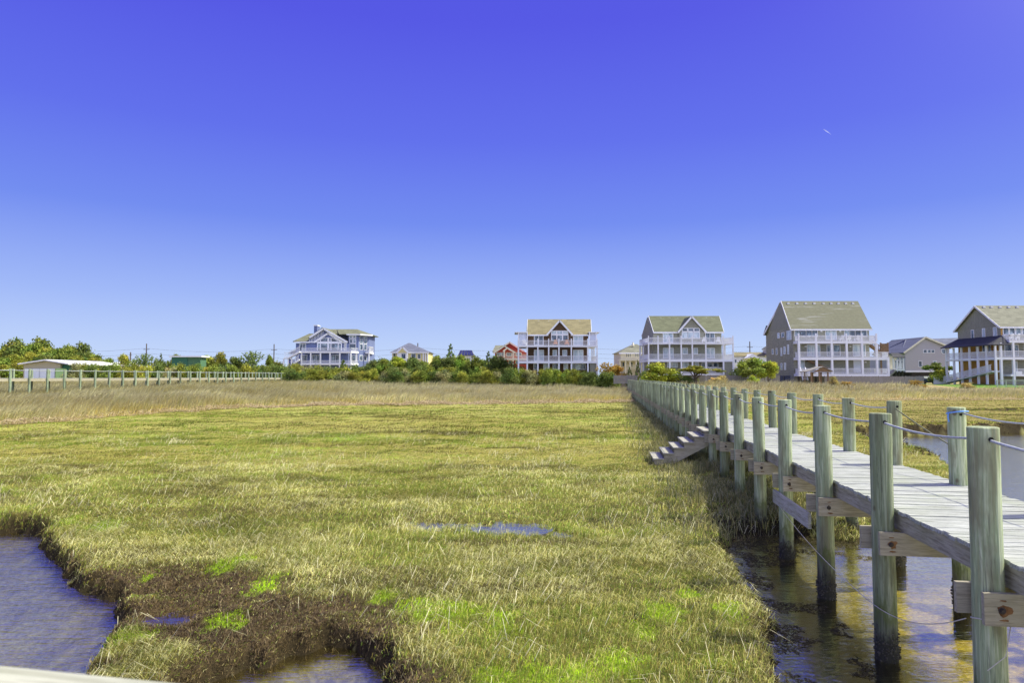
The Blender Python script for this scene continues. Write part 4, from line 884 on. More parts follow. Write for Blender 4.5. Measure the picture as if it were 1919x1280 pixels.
for (ya, yb, yrl, full) in ((587, 622, 520, 0), (806, 836, 728, 1), (1020, 1048, 955, 2)):
    zt = F(1880, cy_(ya), D)[1]; zb = F(1880, cy_(yb), D)[1]; zd.append((zt, zb)); hr = F(1880, cy_(yrl), D)[1] - zt
    m = H5.mb(); m.box(XL if full != 1 else XP, XR, D, yw - .002, zb, zt)
    if full == 1: m.box(XP, XL - .002, yw, yw + dep, zb, zt)
    H5.put(m, 'deck', M['white'])
    if full == 2: H5.rail([(F(cx_(1600), 600, D)[0], D + .1, zt), (XR, D + .1, zt)], zt, hr)
    else: H5.rail(([(XP + .1, yw + dep, zt)] if full == 1 else [(XL + .1, yw - .1, zt)]) + [(XP + .1 if full == 1 else XL + .1, D + .1, zt), (XR, D + .1, zt)], zt, hr)
for i in range(7):
    yy = D + .15 + (dep + 1.7) * i / 6
    H5.column(XP + .15, yy, zd[1][0] + .001, F(1860, cy_(655), D)[1] + .0, .26); H5.column(XP + .15, yy, g0, zd[1][1] - .001, .3)
for p in (1435, 1592, 1752):
    x = F(cx_(p), 600, D + .15)[0]
    H5.column(x, D + .15, zd[1][0] + .001, zd[0][1] - .001, .32); H5.column(x, D + .15, g0, zd[1][1] - .001, .34)
ztop = F(1860, cy_(600), D)[1]; zlow = F(1860, cy_(655), D)[1]
m = H5.mb(); m.prism([(XP - .5, D - .2, zlow), (XP - .5, yw + dep + .6, zlow), (XL - .052, yw + dep, ztop + .9), (XL - .052, yw - .3, ztop + .9)], (0, 0, .14)); m.prism([(XP - .5, D - .2, zlow), (XL - .052, D - .2, zlow), (XL - .052, yw - .3, ztop + .9)], (0, 0, .14))
H5.put(m, 'porch_roof', M['dark_roof'])
H5.put(H5.mb().box(XL - .02, XL - .004, yw + .2, yw + dep - .2, zd[1][0] + .05, zlow + .6).box(XL - .02, XL - .004, yw + .2, yw + dep - .2, g0, zd[1][1] - .05), 'porch_wall', M['gold_board'])
for a in [(1085, 465, 1110, 570), (1225, 445, 1250, 560), (1365, 430, 1400, 550), (1145, 655, 1175, 735), (1228, 655, 1252, 735), (1055, 865, 1068, 950), (1300, 655, 1325, 735)]: H5.swin(XL - .022 if a[1] > 600 else XL, cx_(a[0]), cx_(a[2]), cy_(a[1]), cy_(a[3]), -1, 'curtain' if a[0] in (1225, 1365) else 'glass')
for q, mt in zip(cv([(1485, 428, 1542, 515), (1566, 428, 1622, 515), (1646, 428, 1700, 515), (1728, 428, 1780, 515), (1507, 650, 1590, 790), (1602, 650, 1665, 790), (1625, 862, 1652, 990)], ox, oy, sc), ['glass'] * 4 + ['glass', 'glass', 'curtain']): H5.win(*q, 2, mt)
H5.put(H5.mb().box(XL + .02, F(cx_(1478), 600, yw)[0] - .12, yw - .02, yw - .004, zd[0][0] + .05, ze - .5), 'cedar_panel', M['gold_board'])
a = F(cx_(790), cy_(1150), 124); b = F(cx_(1295), cy_(985), D)
m = H5.mb(); m.bar((XP + .3, yw + dep, a[1] + .25), (XP + .3, D + .3, b[1]), 1.4, .18, (0, 0, 1)); H5.put(m, 'ramp', M['white'])
H5.rail([(XP - .5, yw + dep, a[1] + .3), (XP - .5, D + .3, b[1] + .05)], 0, 1.1)
H5.put(H5.mb().box(F(cx_(1460), 0, D)[0], F(cx_(1532), 0, D)[0], D - .1, D + .6, F(0, cy_(1045), D)[1], F(0, cy_(985), D)[1]), 'utility_box', M['white'])
for px, tx in ((1892, 'white deck chair on the top deck of the right-edge house, nearest the corner'), (1904, 'white deck chair on the top deck of the right-edge house, nearest the frame edge')):
    deck_chair(F(px, 630, D + .9)[0], D + .9, zd[0][0], R(200), tx)

# light grey gable house between them
H6 = House('gable_house', 150, 1735, 'plain light grey gabled house with one round window behind the white fence', 2.0)
A = H6.P(1696, 660); ap = H6.P(1732.7, 633.5); Br = H6.P(1779, 652); zb = H6.P(1700, 697).z
H6.put(H6.mb().prism([(A.x, 150, zb), (Br.x, 150, zb), (Br.x, 150, Br.z), (ap.x, 150, ap.z), (A.x, 150, A.z)], (0, 13, 0)), 'wall', M['light_wall'])
H6.put(H6.mb().box(A.x + 1.5, Br.x, 150.3, 162, 1.2, zb - .002), 'base', M['dark'])
m = H6.mb(); m.prism([(A.x - .5, 149.6, A.z - .3), (ap.x, 149.6, ap.z + .05), (ap.x, 163, ap.z + .05), (A.x - .5, 163, A.z - .3)], (0, 0, .2)).prism([(Br.x + .5, 149.6, Br.z - .2), (ap.x, 149.6, ap.z + .05), (ap.x, 163, ap.z + .05), (Br.x + .5, 163, Br.z - .2)], (0, 0, .2))
rf = H6.put(m, 'roof', M['slate_roof'])
H6.put(H6.mb().bar((A.x - .5, 149.55, A.z - .2), (ap.x, 149.55, ap.z + .15), .08, .35).bar((Br.x + .5, 149.55, Br.z - .1), (ap.x, 149.55, ap.z + .15), .08, .35), 'fascia', M['offw'], rf)
H6.put(H6.mb().box(A.x - .05, Br.x, 149.9, 149.99, zb - .1, zb + .3), 'skirt_board', M['white'])
l1 = H6.P(1697, 637.5, 6); l2 = H6.P(1692.5, 651, 3); r1 = H6.P(1810, 632.5, 6); r2 = H6.P(1812, 652, 3)
H6.put(H6.mb().prism([l2, (r2.x, l2.y, l2.z), (r1.x, r1.y, l1.z + .5), l1], (0, .1, .1)).prism([(l2.x, l1.y + 3, l2.z), (r2.x, l1.y + 3, l2.z), (r1.x, r1.y, l1.z + .5), l1], (0, .1, .1)), 'roof', M['slate_roof'])
for q, mt in zip(cv([(477, 714, 514, 748), (528, 714, 564, 748), (576, 714, 611, 748), (418, 858, 452, 924), (600, 855, 636, 915)], 1660, 550, 6.737), ['glass', 'glass', 'glass', 'glass', 'glass']): H6.win(*q, 0, mt)
q = H6.P(1660 + 732 / 6.737, 550 + 731 / 6.737); rw = H6.put(H6.mb().tube([(q.x, 149.93, q.z), (q.x, 149.998, q.z)], .62, 20), 'round_window', M['white']); H6.put(H6.mb().tube([(q.x, 149.90, q.z), (q.x, 149.928, q.z)], .5, 20), 'pane', M['glass'], rw)
# car parked under the juniper
cx0 = F(1746, 712, 134)[0]; car = empty('parked_car', (cx0, 134, 1.95), 0, 'dark blue car parked facing the marsh beside the juniper and white fence', 'car')
MB().prism([(-.9, 0, .3), (.9, 0, .3), (.93, 0, .75), (.85, 0, 1.0), (-.85, 0, 1.0), (-.93, 0, .75)], (0, 4.3, 0)).prism([(-.82, 1.2, 1.001), (.82, 1.2, 1.001), (.66, 1.7, 1.5), (-.66, 1.7, 1.5)], (0, 2.2, 0)).build('body', M['bin'], car)
MB().prism([(-.70, 1.17, 1.05), (.70, 1.17, 1.05), (.58, 1.58, 1.45), (-.58, 1.58, 1.45)], (0, .02, .03)).build('windshield', M['glass'], car)
for sx__ in (-1, 1):
    MB().box(sx__ * .7 - .16, sx__ * .7 + .16, -.02, -.001, .68, .84).build('headlight', M['white'], car)
    for yy in (.8, 3.5): MB().tube([(sx__ * .72, yy, .33), (sx__ * .945, yy, .33)], .33, 14).build('wheel', M['dark'], car)
# white porch beside it
H7 = House('porch_house', 136, 1683, 'small white porch with dark blue roof and stairs left of the light grey gable house', 1.9)
m = H7.mb(); a = H7.P(1672, 670.5); b = H7.P(1695, 670.5); c = H7.P(1695, 668.5); 
H7.put(m.prism([(a.x, 135.6, a.z), (b.x, 135.6, a.z), (b.x, 138, a.z + .9), (a.x + .8, 138, a.z + .9)], (0, 0, .12)), 'roof', M['dark_roof'])
zt = H7.P(1680, 692).z; zb = H7.P(1680, 695).z; H7.put(H7.mb().box(a.x + .3, b.x, 136, 139, zb, zt), 'deck', M['white']); H7.rail([(a.x + .4, 136.1), (b.x, 136.1)], zt, 1.2)
H7.put(H7.mb().box(a.x + .4, b.x, 138.6, 138.7, zt, a.z + .4), 'wall', M['offw'])
for px in (1675, 1682, 1688, 1694.3): x = H7.P(px, 690).x; H7.column(x, 136.15, zt + .001, a.z - .01, .2); H7.column(x, 136.6, 1.2, zb - .001, .25, 'dark')
for px in (1679, 1685, 1691): H7.win(px - 1.6, 676, px + 1.6, 690, 2.6, 'glass')
p0 = H7.P(1676, 694); p1 = H7.P(1666, 704); H7.put(H7.mb().bar(p0, p1, 1.2, .25), 'stairs', M['picket'])
H8 = House('distant_house', 170, 1674, 'distant house with yellowish tan roof seen beyond the white porch', 2.0)
a = H8.P(1652, 655.5); b = H8.P(1678.5, 655.5); c = H8.P(1686, 668); zb = 2
H8.put(H8.mb().prism([(a.x, 173, a.z), (b.x, 173, b.z), (c.x, 170, c.z), (a.x, 170, c.z)], (0, .2, .1)), 'roof', M['tan_roof']); H8.put(H8.mb().box(a.x, c.x - 1.0, 170.5, 178, zb, c.z), 'wall', M['light_wall'])

# blue house
H1 = House('beach_house', 155, 612, 'bright blue house with white trim, arched window gable, glassy corner tower and outside stair', 2.0)
ox, oy, sc = 500, 590, 5.33; D = 155; cx_ = lambda v: ox + v / sc; cy_ = lambda v: oy + v / sc
W = 2.6; P = lambda a, b, dy=W: H1.P(cx_(a), cy_(b), dy); yw = D + W
zt = P(600, 366, 0).z; zb = P(600, 381, 0).z; z2t = P(600, 486, 0).z; z2b = P(600, 500, 0).z; g0 = 1.2
wl0 = P(425, 270); wl1 = P(805, 275)
H1.put(H1.mb().box(P(290, 300).x, P(815, 300).x, yw, yw + 12, g0, P(500, 285).z), 'wall', M['blue_wall'])
ap = P(565, 140); gl_ = P(425, 235); m = H1.mb()
sl_ = (ap.z - P(805, 275).z) / (P(805, 275).x - ap.x); zfl = P(500, 285).z
H1.put(m.prism([(P(425, 0).x, yw - .3, zfl), (P(790, 0).x, yw - .3, zfl), (ap.x, yw - .3, ap.z), (P(425, 0).x, yw - .3, P(425, 245).z)], (0, 6, 0)), 'gable', M['blue_wall'])
m = H1.mb(); r = P(805, 275); l = P(275, 268)
m.prism([(ap.x, yw - .9, ap.z + .1), (r.x, yw - .9, r.z), (r.x, yw + 6, r.z), (ap.x, yw + 6, ap.z + .1)], (0, 0, .18)); m.prism([(ap.x, yw - .9, ap.z + .1), (P(425, 240).x, yw - .9, P(425, 240).z), (P(425, 240).x, yw + 6, P(425, 240).z), (ap.x, yw + 6, ap.z + .1)], (0, 0, .18))
rf = H1.put(m, 'roof', M['olive_roof'])
m = H1.mb(); e1 = P(270, 272); e2 = P(425, 272); rr1 = P(470, 195, 8)
m.prism([(e1.x, yw - .8, e1.z), (e2.x, yw - .8, e1.z), (rr1.x, yw + 5, rr1.z), (rr1.x - 1, yw + 5, rr1.z)], (0, 0, .15)); m.prism([(e1.x, yw - .8, e1.z), (rr1.x - 1, yw + 5, rr1.z), (e1.x, yw + 12.5, e1.z)], (0, 0, .15)); H1.put(m, 'roof', M['olive_roof'])
m = H1.mb()
for a, b in (((565, 138), (805, 275)), ((565, 138), (425, 228)), ((612, 185), (470, 275)), ((612, 185), (752, 272))): dyy = -1.0 if a[0] == 565 else -1.25; p, q = P(*a, W - 1.0 if a[0] == 565 else W - .55), P(*b, W - 1.0 if a[0] == 565 else W - .55); m.bar(p, q, .1, .42)
m.bar(P(425, 272, W - .4), P(800, 275, W - .4), .1, .3); m.bar(P(275, 274, W - .85), P(430, 274, W - .85), .1, .28); H1.put(m, 'fascia', M['white'], rf)
m = H1.mb()
for i in range(13):
    px = 430 + i * 14.5; 
    if px < 610: top = 138 + (565 - px) * .66 + 14 if px < 565 else 165; a, b = P(px, 268 if px < 470 else 275 - (px - 470) * .63 - 14, W - .35), P(px, top, W - .35); 
    if px < 565 and b.z > a.z: m.box(a.x - .06, a.x + .06, a.y - .02, a.y + .02, a.z, b.z)
H1.put(m, 'battens', M['white'])
# arched window group
m = H1.mb(); arc = []
cx0 = 612; pts = [P(cx0 + 105 * math.cos(t_), 290 - 62 * math.sin(t_), W - .45) for t_ in [math.pi * i / 12 for i in range(13)]]
for a, b in zip(pts[:-1], pts[1:]): m.bar(a, b, .1, .22, (0, 1, 0))
for px in (505, 535, 608, 618, 640, 712, 745):
    a = P(px, 355, W - .45); b = P(px, 290 - 62 * math.sqrt(max(0, 1 - ((px - cx0) / 105) ** 2)) if abs(px - cx0) < 105 else 285, W - .45); m.box(a.x - .09, a.x + .09, a.y - .05, a.y + .05, a.z, b.z)
a = P(505, 284, W - .45); b = P(745, 284, W - .45); m.bar(a, b, .09, .22); aw = H1.put(m, 'arched_window', M['white'])
for (x_0, x_1, y_0, y_1) in ((540, 603, 290, 355), (645, 708, 290, 355), (512, 530, 292, 355), (718, 740, 292, 355), (618, 632, 290, 355), (545, 603, 240, 278), (645, 700, 240, 278)): a = P(x_0, y_1, W - .38); b = P(x_1, y_0, W - .38); H1.put(H1.mb().box(a.x, b.x, a.y, a.y + .05, a.z, b.z), 'pane', M['glass'], aw)
# chimney
a = P(470, 195, W + 5); b = P(503, 112, W + 5); ch = H1.mb().box(a.x, b.x, a.y, a.y + 2.2, a.z - 2, b.z); ch = H1.put(ch, 'chimney', M['blue_wall'], rf); H1.put(H1.mb().box(a.x - .1, b.x + .1, a.y - .1, a.y + 2.3, b.z + .002, b.z + .3), 'chimney_cap', M['white'], ch)
# back roof and tower
ez = P(900, 203, 6).z; rz_ = P(760, 150, 9).z
a = P(620, 150, 10); b = P(905, 150, 10); tl = P(800, 203, 5.2); tr = P(918, 203, 5.2)
H1.put(H1.mb().box(P(600, 0, 6).x, tr.x - .1, D + 6.2, D + 13, g0, ez + .1), 'wall', M['blue_wall'])
tw0 = P(818, 0, 3.6).x; tw1 = P(915, 0, 3.6).x
H1.put(H1.mb().prism([(tw0, D + 3.6, g0), (tw1, D + 3.6, g0), (tw1 + 2.0, D + 6.6, g0), (tw1 + 2.0, D + 13, g0), (tw0, D + 13, g0)], (0, 0, P(870, 200, 3.6).z - g0)), 'tower', M['blue_wall'])
rt_ = P(998, 206, 5); zt_ = P(870, 200, 3.6).z
m = H1.mb(); m.prism([(P(720, 0).x, D + 3.0, zt_), (tw1 + .6, D + 3.0, zt_), (P(905, 0, 9).x, D + 9, rz_), (P(700, 0, 9).x, D + 9, rz_)], (0, 0, .16)); m.prism([(tw1 + .6, D + 3.0, zt_), (tw1 + 2.8, D + 6.2, zt_), (tw1 + 2.8, D + 13.5, zt_), (P(905, 0, 9).x, D + 9, rz_)], (0, 0, .16)); m.prism([(P(600, 0, 9).x, D + 13.5, zt_), (tw1 + 2.8, D + 13.5, zt_), (P(905, 0, 9).x, D + 9, rz_), (P(600, 0, 9).x, D + 9, rz_)], (0, 0, .16)); m.prism([(P(640, 0, 9).x, D + 5, P(640, 200, 5).z), (P(760, 0, 5).x, D + 5, zt_ + .3), (P(760, 0, 9).x, D + 9, rz_), (P(620, 0, 9).x, D + 9, rz_)], (0, 0, .16))
rf2 = H1.put(m, 'roof', M['olive_roof']); H1.put(H1.mb().bar((tw0 - .3, D + 2.96, zt_ + .02), (tw1 + .6, D + 2.96, zt_ + .02), .08, .3).bar((tw1 + .62, D + 3, zt_ + .02), (tw1 + 2.85, D + 6.2, zt_ + .02), .08, .3), 'fascia', M['white'], rf2)
H1.vents(rf2, [cx_(v) for v in (690, 725, 762, 800, 832)], cy_(155), D + 8.2)
for q in [(828, 210, 853, 232), (865, 210, 888, 232), (828, 246, 853, 280), (865, 246, 888, 280), (828, 292, 888, 350), (818, 405, 848, 470), (855, 405, 885, 470)]: H1.win(cx_(q[0]), cy_(q[1]), cx_(q[2]), cy_(q[3]), 3.6, 'glass')
# angled tower face windows
def onface(u, z0, z1, wd=.55):
    d = Vector((2.0, 3.0, 0)).normalized(); n_ = Vector((d.y, -d.x, 0)); p = Vector((tw1, D + 3.6, 0)) + d * u
    a = p - d * wd / 2 + n_ * .03; b = p + d * wd / 2 + n_ * .03
    f_ = H1.put(H1.mb().prism([a + Vector((0, 0, z0 - .1)) - d * .1, b + Vector((0, 0, z0 - .1)) + d * .1, b + Vector((0, 0, z1 + .1)) + d * .1, a + Vector((0, 0, z1 + .1)) - d * .1], -n_ * .026), 'window', M['white'])
    H1.put(H1.mb().prism([a + Vector((0, 0, z0)), b + Vector((0, 0, z0)), b + Vector((0, 0, z1)), a + Vector((0, 0, z1))], n_ * .03), 'pane', M['glass'], f_)
for u in (1.0, 2.3):
    for (ya, yb) in ((245, 218), (285, 250), (348, 296), (455, 408)): onface(u, P(0, ya, 5).z, P(0, yb, 5).z, .8)
for q in [(330, 292, 388, 355), (775, 290, 790, 350), (458, 405, 535, 480), (650, 405, 722, 480), (340, 405, 400, 470)]: H1.win(cx_(q[0]), cy_(q[1]), cx_(q[2]), cy_(q[3]), W, 'glass', div=2)
x0 = P(345, 0, 0).x; x1 = P(845, 0, 0).x; x2 = P(912, 0, 1.5).x; xg = P(1030, 0, 5).x
for (a_, b_, c_) in ((zt, zb, P(0, 333, 0).z), (z2t, z2b, P(0, 458, 0).z)):
    H1.put(H1.mb().prism([(x0, D, b_), (x1, D, b_), (x2, D + 2, b_), (x2, yw, b_), (x0, yw - .002, b_)], (0, 0, a_ - b_)), 'deck', M['white']); H1.rail([(x0, D + .1), (x1, D + .1), (x2, D + 2)], a_, c_ - a_)
for p in (352, 443, 540, 635, 732, 840): x = P(p, 0, 0).x; H1.column(x, D + .2, z2t + .001, zb - .001, .28); H1.column(x, D + .2, g0, z2b - .001, .28)
H1.column(P(895, 0, 1.5).x, D + 2, g0, zb - .001, .28)
H1.put(H1.mb().box(tw1 + 1.4, xg, D + 5, D + 10, zb + .02, zt + .02), 'deck', M['white']); H1.rail([(tw1 + 1.4, D + 5.1), (xg - .1, D + 5.1), (xg - .1, D + 10)], zt + .02, 1.3); H1.column(xg - .2, D + 5.2, g0, zb, .26)
# outside stair, left
a = P(335, 372, 0); b = P(222, 430, 0); H1.put(H1.mb().bar(a, b, 1.4, .3), 'outside_stair', M['white']); H1.rail([(a.x, D - .6, a.z), (b.x, D - .6, b.z)], 0, 1.2)
la = P(180, 430, 0); H1.put(H1.mb().box(la.x, b.x, D - .8, D + 2.4, la.z - .25, la.z), 'landing', M['white']); H1.rail([(la.x, D - .7, la.z), (b.x, D - .7, la.z)], 0, 1.2)
for p in (182, 228, 262): H1.column(P(p, 0, 0).x, D - .4, g0, la.z - .251, .26)
a = P(330, 450, 0); b2 = P(240, 515, 0); H1.put(H1.mb().bar(a, b2, 1.2, .3), 'outside_stair', M['white']); H1.rail([(a.x, D - .5, a.z), (b2.x, D - .5, b2.z)], 0, 1.1)
q = P(245, 480, 1.5); H1.put(H1.mb().box(q.x - .7, q.x + .8, D + 1.5, D + 1.6, g0 + .5, P(0, 445, 1.5).z), 'door', M['blue_door'])
m = H1.mb(); q1, q2 = P(205, 388), P(290, 350); H1.put(m.prism([q1, (q2.x, q1.y, q1.z), q2], (0, 5, 0)), 'porch_roof', M['slate_roof'])

# hip-roofed yellow house
def hip(name, D, pxc, label, x0, x1, ey, rx0, rx1, ry, by, wm, rm, dep=12):
    h = House(name, D, pxc, label, 2.0); a = h.P(x0, ey); b = h.P(x1, ey); r0 = F(rx0, ry, D + dep / 2); r1 = F(rx1, ry, D + dep / 2); ze = a.z; zb = h.P(pxc, by).z
    h.put(h.mb().box(a.x + .5, b.x - .5, D + .5, D + dep - .5, 1.6, ze + .02), 'wall', M[wm])
    m = h.mb(); c = [(a.x, D, ze), (b.x, D, ze), (b.x, D + dep, ze), (a.x, D + dep, ze)]; p = (r0[0], D + dep / 2, r0[1]); q = (r1[0], D + dep / 2, r1[1])
    m.poly([c[0], c[1], q, p]).poly([c[1], c[2], q]).poly([c[2], c[3], p, q]).poly([c[3], c[0], p]).poly([c[3], c[2], c[1], c[0]]); rf = h.put(m, 'roof', M[rm])
    h.put(h.mb().box(a.x - .02, b.x + .02, D - .05, D, ze - .3, ze), 'fascia', M['white'], rf); return h, rf, ze
h, rf, ze = hip('hip_roof_house', 190, 768, 'small yellow and white house with dark hip roof standing behind the shrubs', 731, 804, 660, 765, 769, 643, 690, 'yellow_wall', 'slate_roof', 14)
h.put(h.mb().prism([h.P(744, 661, -.8), h.P(764, 661, -.8), h.P(754, 651, -.8)], (0, 6, 0)), 'gable', M['yellow_wall']); h.put(h.mb().bar(h.P(743, 661.5, -.9), h.P(754, 650.5, -.9), .1, .45).bar(h.P(765, 661.5, -.9), h.P(754, 650.5, -.9), .1, .45), 'fascia', M['white'], rf)
h.put(h.mb().prism([h.P(744, 690, -.6), h.P(764, 690, -.6), h.P(764, 661.2, -.6), h.P(744, 661.2, -.6)], (0, 3, 0)), 'bay', M['white'])
for a in ((737, 663, 741, 672), (752.5, 663, 760, 672), (771, 663, 779, 671), (783, 664, 788, 672)): h.win(*a, -.65 if 744 < a[0] < 764 else .5, 'glass')
for px in (793, 797, 801): h.column(h.P(px, 670).x, 190.3, 2, ze - .3, .3)
# red house
H = House('gable_house', 162, 945, 'brick red gabled house with white trim behind the left deck of the brown house', 2.0)
ox, oy, sc = 860, 580, 6; P = lambda a, b, dy=0: H.P(ox + a / sc, oy + b / sc, dy)
H.put(H.mb().prism([P(405, 700), P(760, 700), P(760, 485), P(510, 415), P(405, 485)], (0, 5, 0)), 'wall', M['red_wall'])
H.put(H.mb().prism([P(430, 700, 5), P(760, 700, 5), P(720, 470, 5), P(570, 370, 5), P(430, 470, 5)], (0, 6, 0)), 'wall', M['red_wall'])
m = H.mb(); m.prism([P(385, 492, -.5), P(510, 408, -.5), P(510, 408, 6), P(385, 492, 6)], (0, 0, .15)); m.prism([P(635, 485, -.5), P(510, 408, -.5), P(510, 408, 6), P(635, 485, 6)], (0, 0, .15)); m.prism([P(570, 368, 4.5), P(740, 478, 4.5), P(740, 478, 12), P(570, 368, 12)], (0, 0, .15)); m.prism([P(570, 368, 4.5), P(430, 455, 4.5), P(430, 455, 12), P(570, 368, 12)], (0, 0, .15)); m.prism([P(375, 480, 3), P(410, 410, 6), P(520, 410, 6), P(460, 480, 3)], (0, 0, .15))
rf = H.put(m, 'roof', M['grey_roof'])
H.put(H.mb().bar(P(385, 494, -.6), P(510, 410, -.6), .1, .35).bar(P(635, 488, -.6), P(510, 410, -.6), .1, .35).bar(P(570, 370, 4.4), P(740, 480, 4.4), .1, .35).bar(P(570, 370, 4.4), P(520, 402, 4.4), .1, .35), 'fascia', M['offw'], rf)
H.put(H.mb().bar(P(495, 470, -1), P(545, 435, -1), .1, .3).bar(P(600, 470, -1), P(545, 435, -1), .1, .3), 'porch_gable', M['offw'])
for a in ((425, 488, 450, 522), (455, 488, 478, 522), (482, 488, 503, 522), (540, 490, 590, 525), (645, 488, 670, 520), (675, 488, 700, 520), (560, 575, 595, 610), (640, 575, 665, 610)): H.win(ox + a[0] / sc, oy + a[1] / sc, ox + a[2] / sc, oy + a[3] / sc, 0, 'glass', frame='offw')
z = P(0, 555).z; H.put(H.mb().box(P(420, 0).x, P(760, 0).x, 160.5, 161.99, z - .3, z), 'deck', M['offw']); H.rail([(P(420, 0).x, 160.6), (P(760, 0).x, 160.6)], z, 1.0, 'offw')
for a in (512, 610): H.column(P(a, 0).x, 160.7, z + .001, P(0, 470).z, .3, 'offw'); H.column(P(a, 0).x, 160.7, 2, z - .301, .3, 'offw')
# low building with solar panels
H = House('solar_roof_house', 172, 874, 'low white house whose roof is covered in dark solar panels, left of the red house', 2.0)
a = H.P(858, 667); b = H.P(889, 667); a2 = H.P(862, 658, 4); b2 = H.P(885, 658, 4)
rf = H.put(H.mb().prism([a, b, b2, a2], (0, 0, .15)), 'roof', M['grey_roof']); H.put(H.mb().box(a.x + .3, b.x - .3, 172.3, 180, 1.8, a.z), 'wall', M['white'])
for i in range(5):
    f0, f1 = .04 + i * .19, .04 + i * .19 + .16; u = Vector((0, -.03, .17)); H.put(H.mb().prism([a.lerp(b, f0) + u, a.lerp(b, f1) + u, a2.lerp(b2, f1) + u, a2.lerp(b2, f0) + u], (0, 0, .06)), 'solar_panel', M['solar'], rf)
# cream house with turret
h, rf, ze = hip('turret_house', 162, 1185, 'cream house with pointed grey roofs and wide railed balcony left of the green-roofed house', 1160, 1222, 661, 1186, 1194, 645, 690, 'cream_wall', 'grey_roof', 12)
z = h.P(0, 674).z
h.put(h.mb().box(h.P(1152, 0).x, h.P(1215, 0).x, 159, 162.3, z - .35, z), 'balcony', M['offw']); h.rail([(h.P(1152, 0).x, 159.1), (h.P(1215, 0).x, 159.1)], z, .95, 'offw')
for px in (1153, 1163, 1171, 1182, 1193, 1204): h.column(h.P(px, 0).x, 159.3, 1.5, z - .351, .3, 'offw')
for px in (1174, 1177.5, 1181, 1191.5, 1195, 1198.5): h.win(px - 1.1, 662.5, px + 1.1, 669, .5, 'glass', .09, frame='offw')
for px in (1168, 1184, 1199): h.win(px - 1.6, 679, px + 1.6, 687, .5, 'glass', .1, frame='offw')
z2 = h.P(0, 690).z; h.rail([(h.P(1165, 0).x, 159.2), (h.P(1215, 0).x, 159.2)], z2 - .3, 1.0, 'offw')
tx = h.P(1192, 650).x; h.put(h.mb().tube([(tx, 166, F(0, 648, 166)[1]), (tx, 166, F(0, 641.5, 166)[1])], [.35, .12], 8), 'finial', M['offw'], rf)
# tan-roofed house behind
H = House('tan_roof_house', 172, 1405, 'white house with long tan roof behind the oaks left of the largest house', 2.0)
a = H.P(1372, 668.5); b = H.P(1442, 668.5); a2 = H.P(1374, 661.5, 5); b2 = H.P(1440, 661.5, 5)
rf = H.put(H.mb().prism([a, b, b2, a2], (0, 0, .15)), 'roof', M['tan_roof']); H.put(H.mb().box(a.x + .5, b.x, 172.4, 182, 1.6, a.z), 'wall', M['white'])
H.put(H.mb().prism([H.P(1398, 671, -2), H.P(1424, 671, -2), H.P(1411, 663, -2)], (0, 6, 0)), 'gable', M['white']); H.win(1388, 674, 1391.5, 680, .38, 'glass'); H.win(1377, 674, 1380, 680, .38, 'glass')
H.put(H.mb().box(H.P(1430, 0).x, H.P(1441, 0).x, 173, 177, a.z, H.P(0, 655).z), 'turret', M['cream_wall']); H.put(H.mb().prism([H.P(1428, 656, 0), H.P(1443, 656, 0), H.P(1441, 650.5, 3), H.P(1436, 650.5, 3)], (0, .5, .2)), 'turret_roof', M['dark_roof'])
# long white-roofed building
H = House('low_building', 140, 90, 'long low building with white roof and beige gable end behind the left walkway', 2.3, 'building')
P = lambda px, py, dy=0: H.P(px, py, dy)
l, ap, r = P(36, 683.5), P(86, 676), P(131, 683.5)
H.put(H.mb().prism([(l.x + .6, 140.4, 1.6), (r.x - 2.2, 140.4, 1.6), (r.x - 2.2, 140.4, r.z + .1), (ap.x, 140.4, ap.z - .1), (l.x + .6, 140.4, l.z)], (0, 28, 0)), 'wall', M['beige_wall'])
H.put(H.mb().prism([(l.x, 139.5, l.z), (ap.x, 139.5, ap.z), (ap.x, 172, ap.z), (l.x, 172, l.z)], (0, 0, .25)).prism([(r.x, 139.5, r.z), (ap.x, 139.5, ap.z), (ap.x, 172, ap.z), (r.x, 172, r.z)], (0, 0, .25)), 'roof', M['white_roof'])
H.put(H.mb().box(r.x - 2.19, r.x - .6, 141, 168, 1.7, r.z - .02), 'side_wall', M['green_wall'])
q = P(128, 691, 4); H.put(H.mb().box(q.x, q.x + 1.6, 140, 141, 1.7, q.z), 'sign_board', M['lime_wall'])
for px in (52, 66, 80, 94): a = P(px, 691); H.put(H.mb().box(a.x - .8, a.x + .8, 140.2, 140.39, 1.9, a.z), 'garage_door', M['door'])
H = House('flat_building', 150, 350, 'green walled building with flat white-edged roof among the trees on the left', 2.3, 'building')
a, b = H.P(322, 669.5), H.P(377, 669.5); H.put(H.mb().box(a.x, b.x - 3, 150, 153, 1.6, a.z), 'wall', M['green_wall']); H.put(H.mb().box(b.x - 2.99, b.x - .2, 150.1, 153, 1.6, a.z), 'end_wall', M['mid_green']); H.put(H.mb().box(a.x - .4, b.x + .3, 149.5, 153.5, a.z + .002, a.z + .28), 'roof', M['white_roof'])

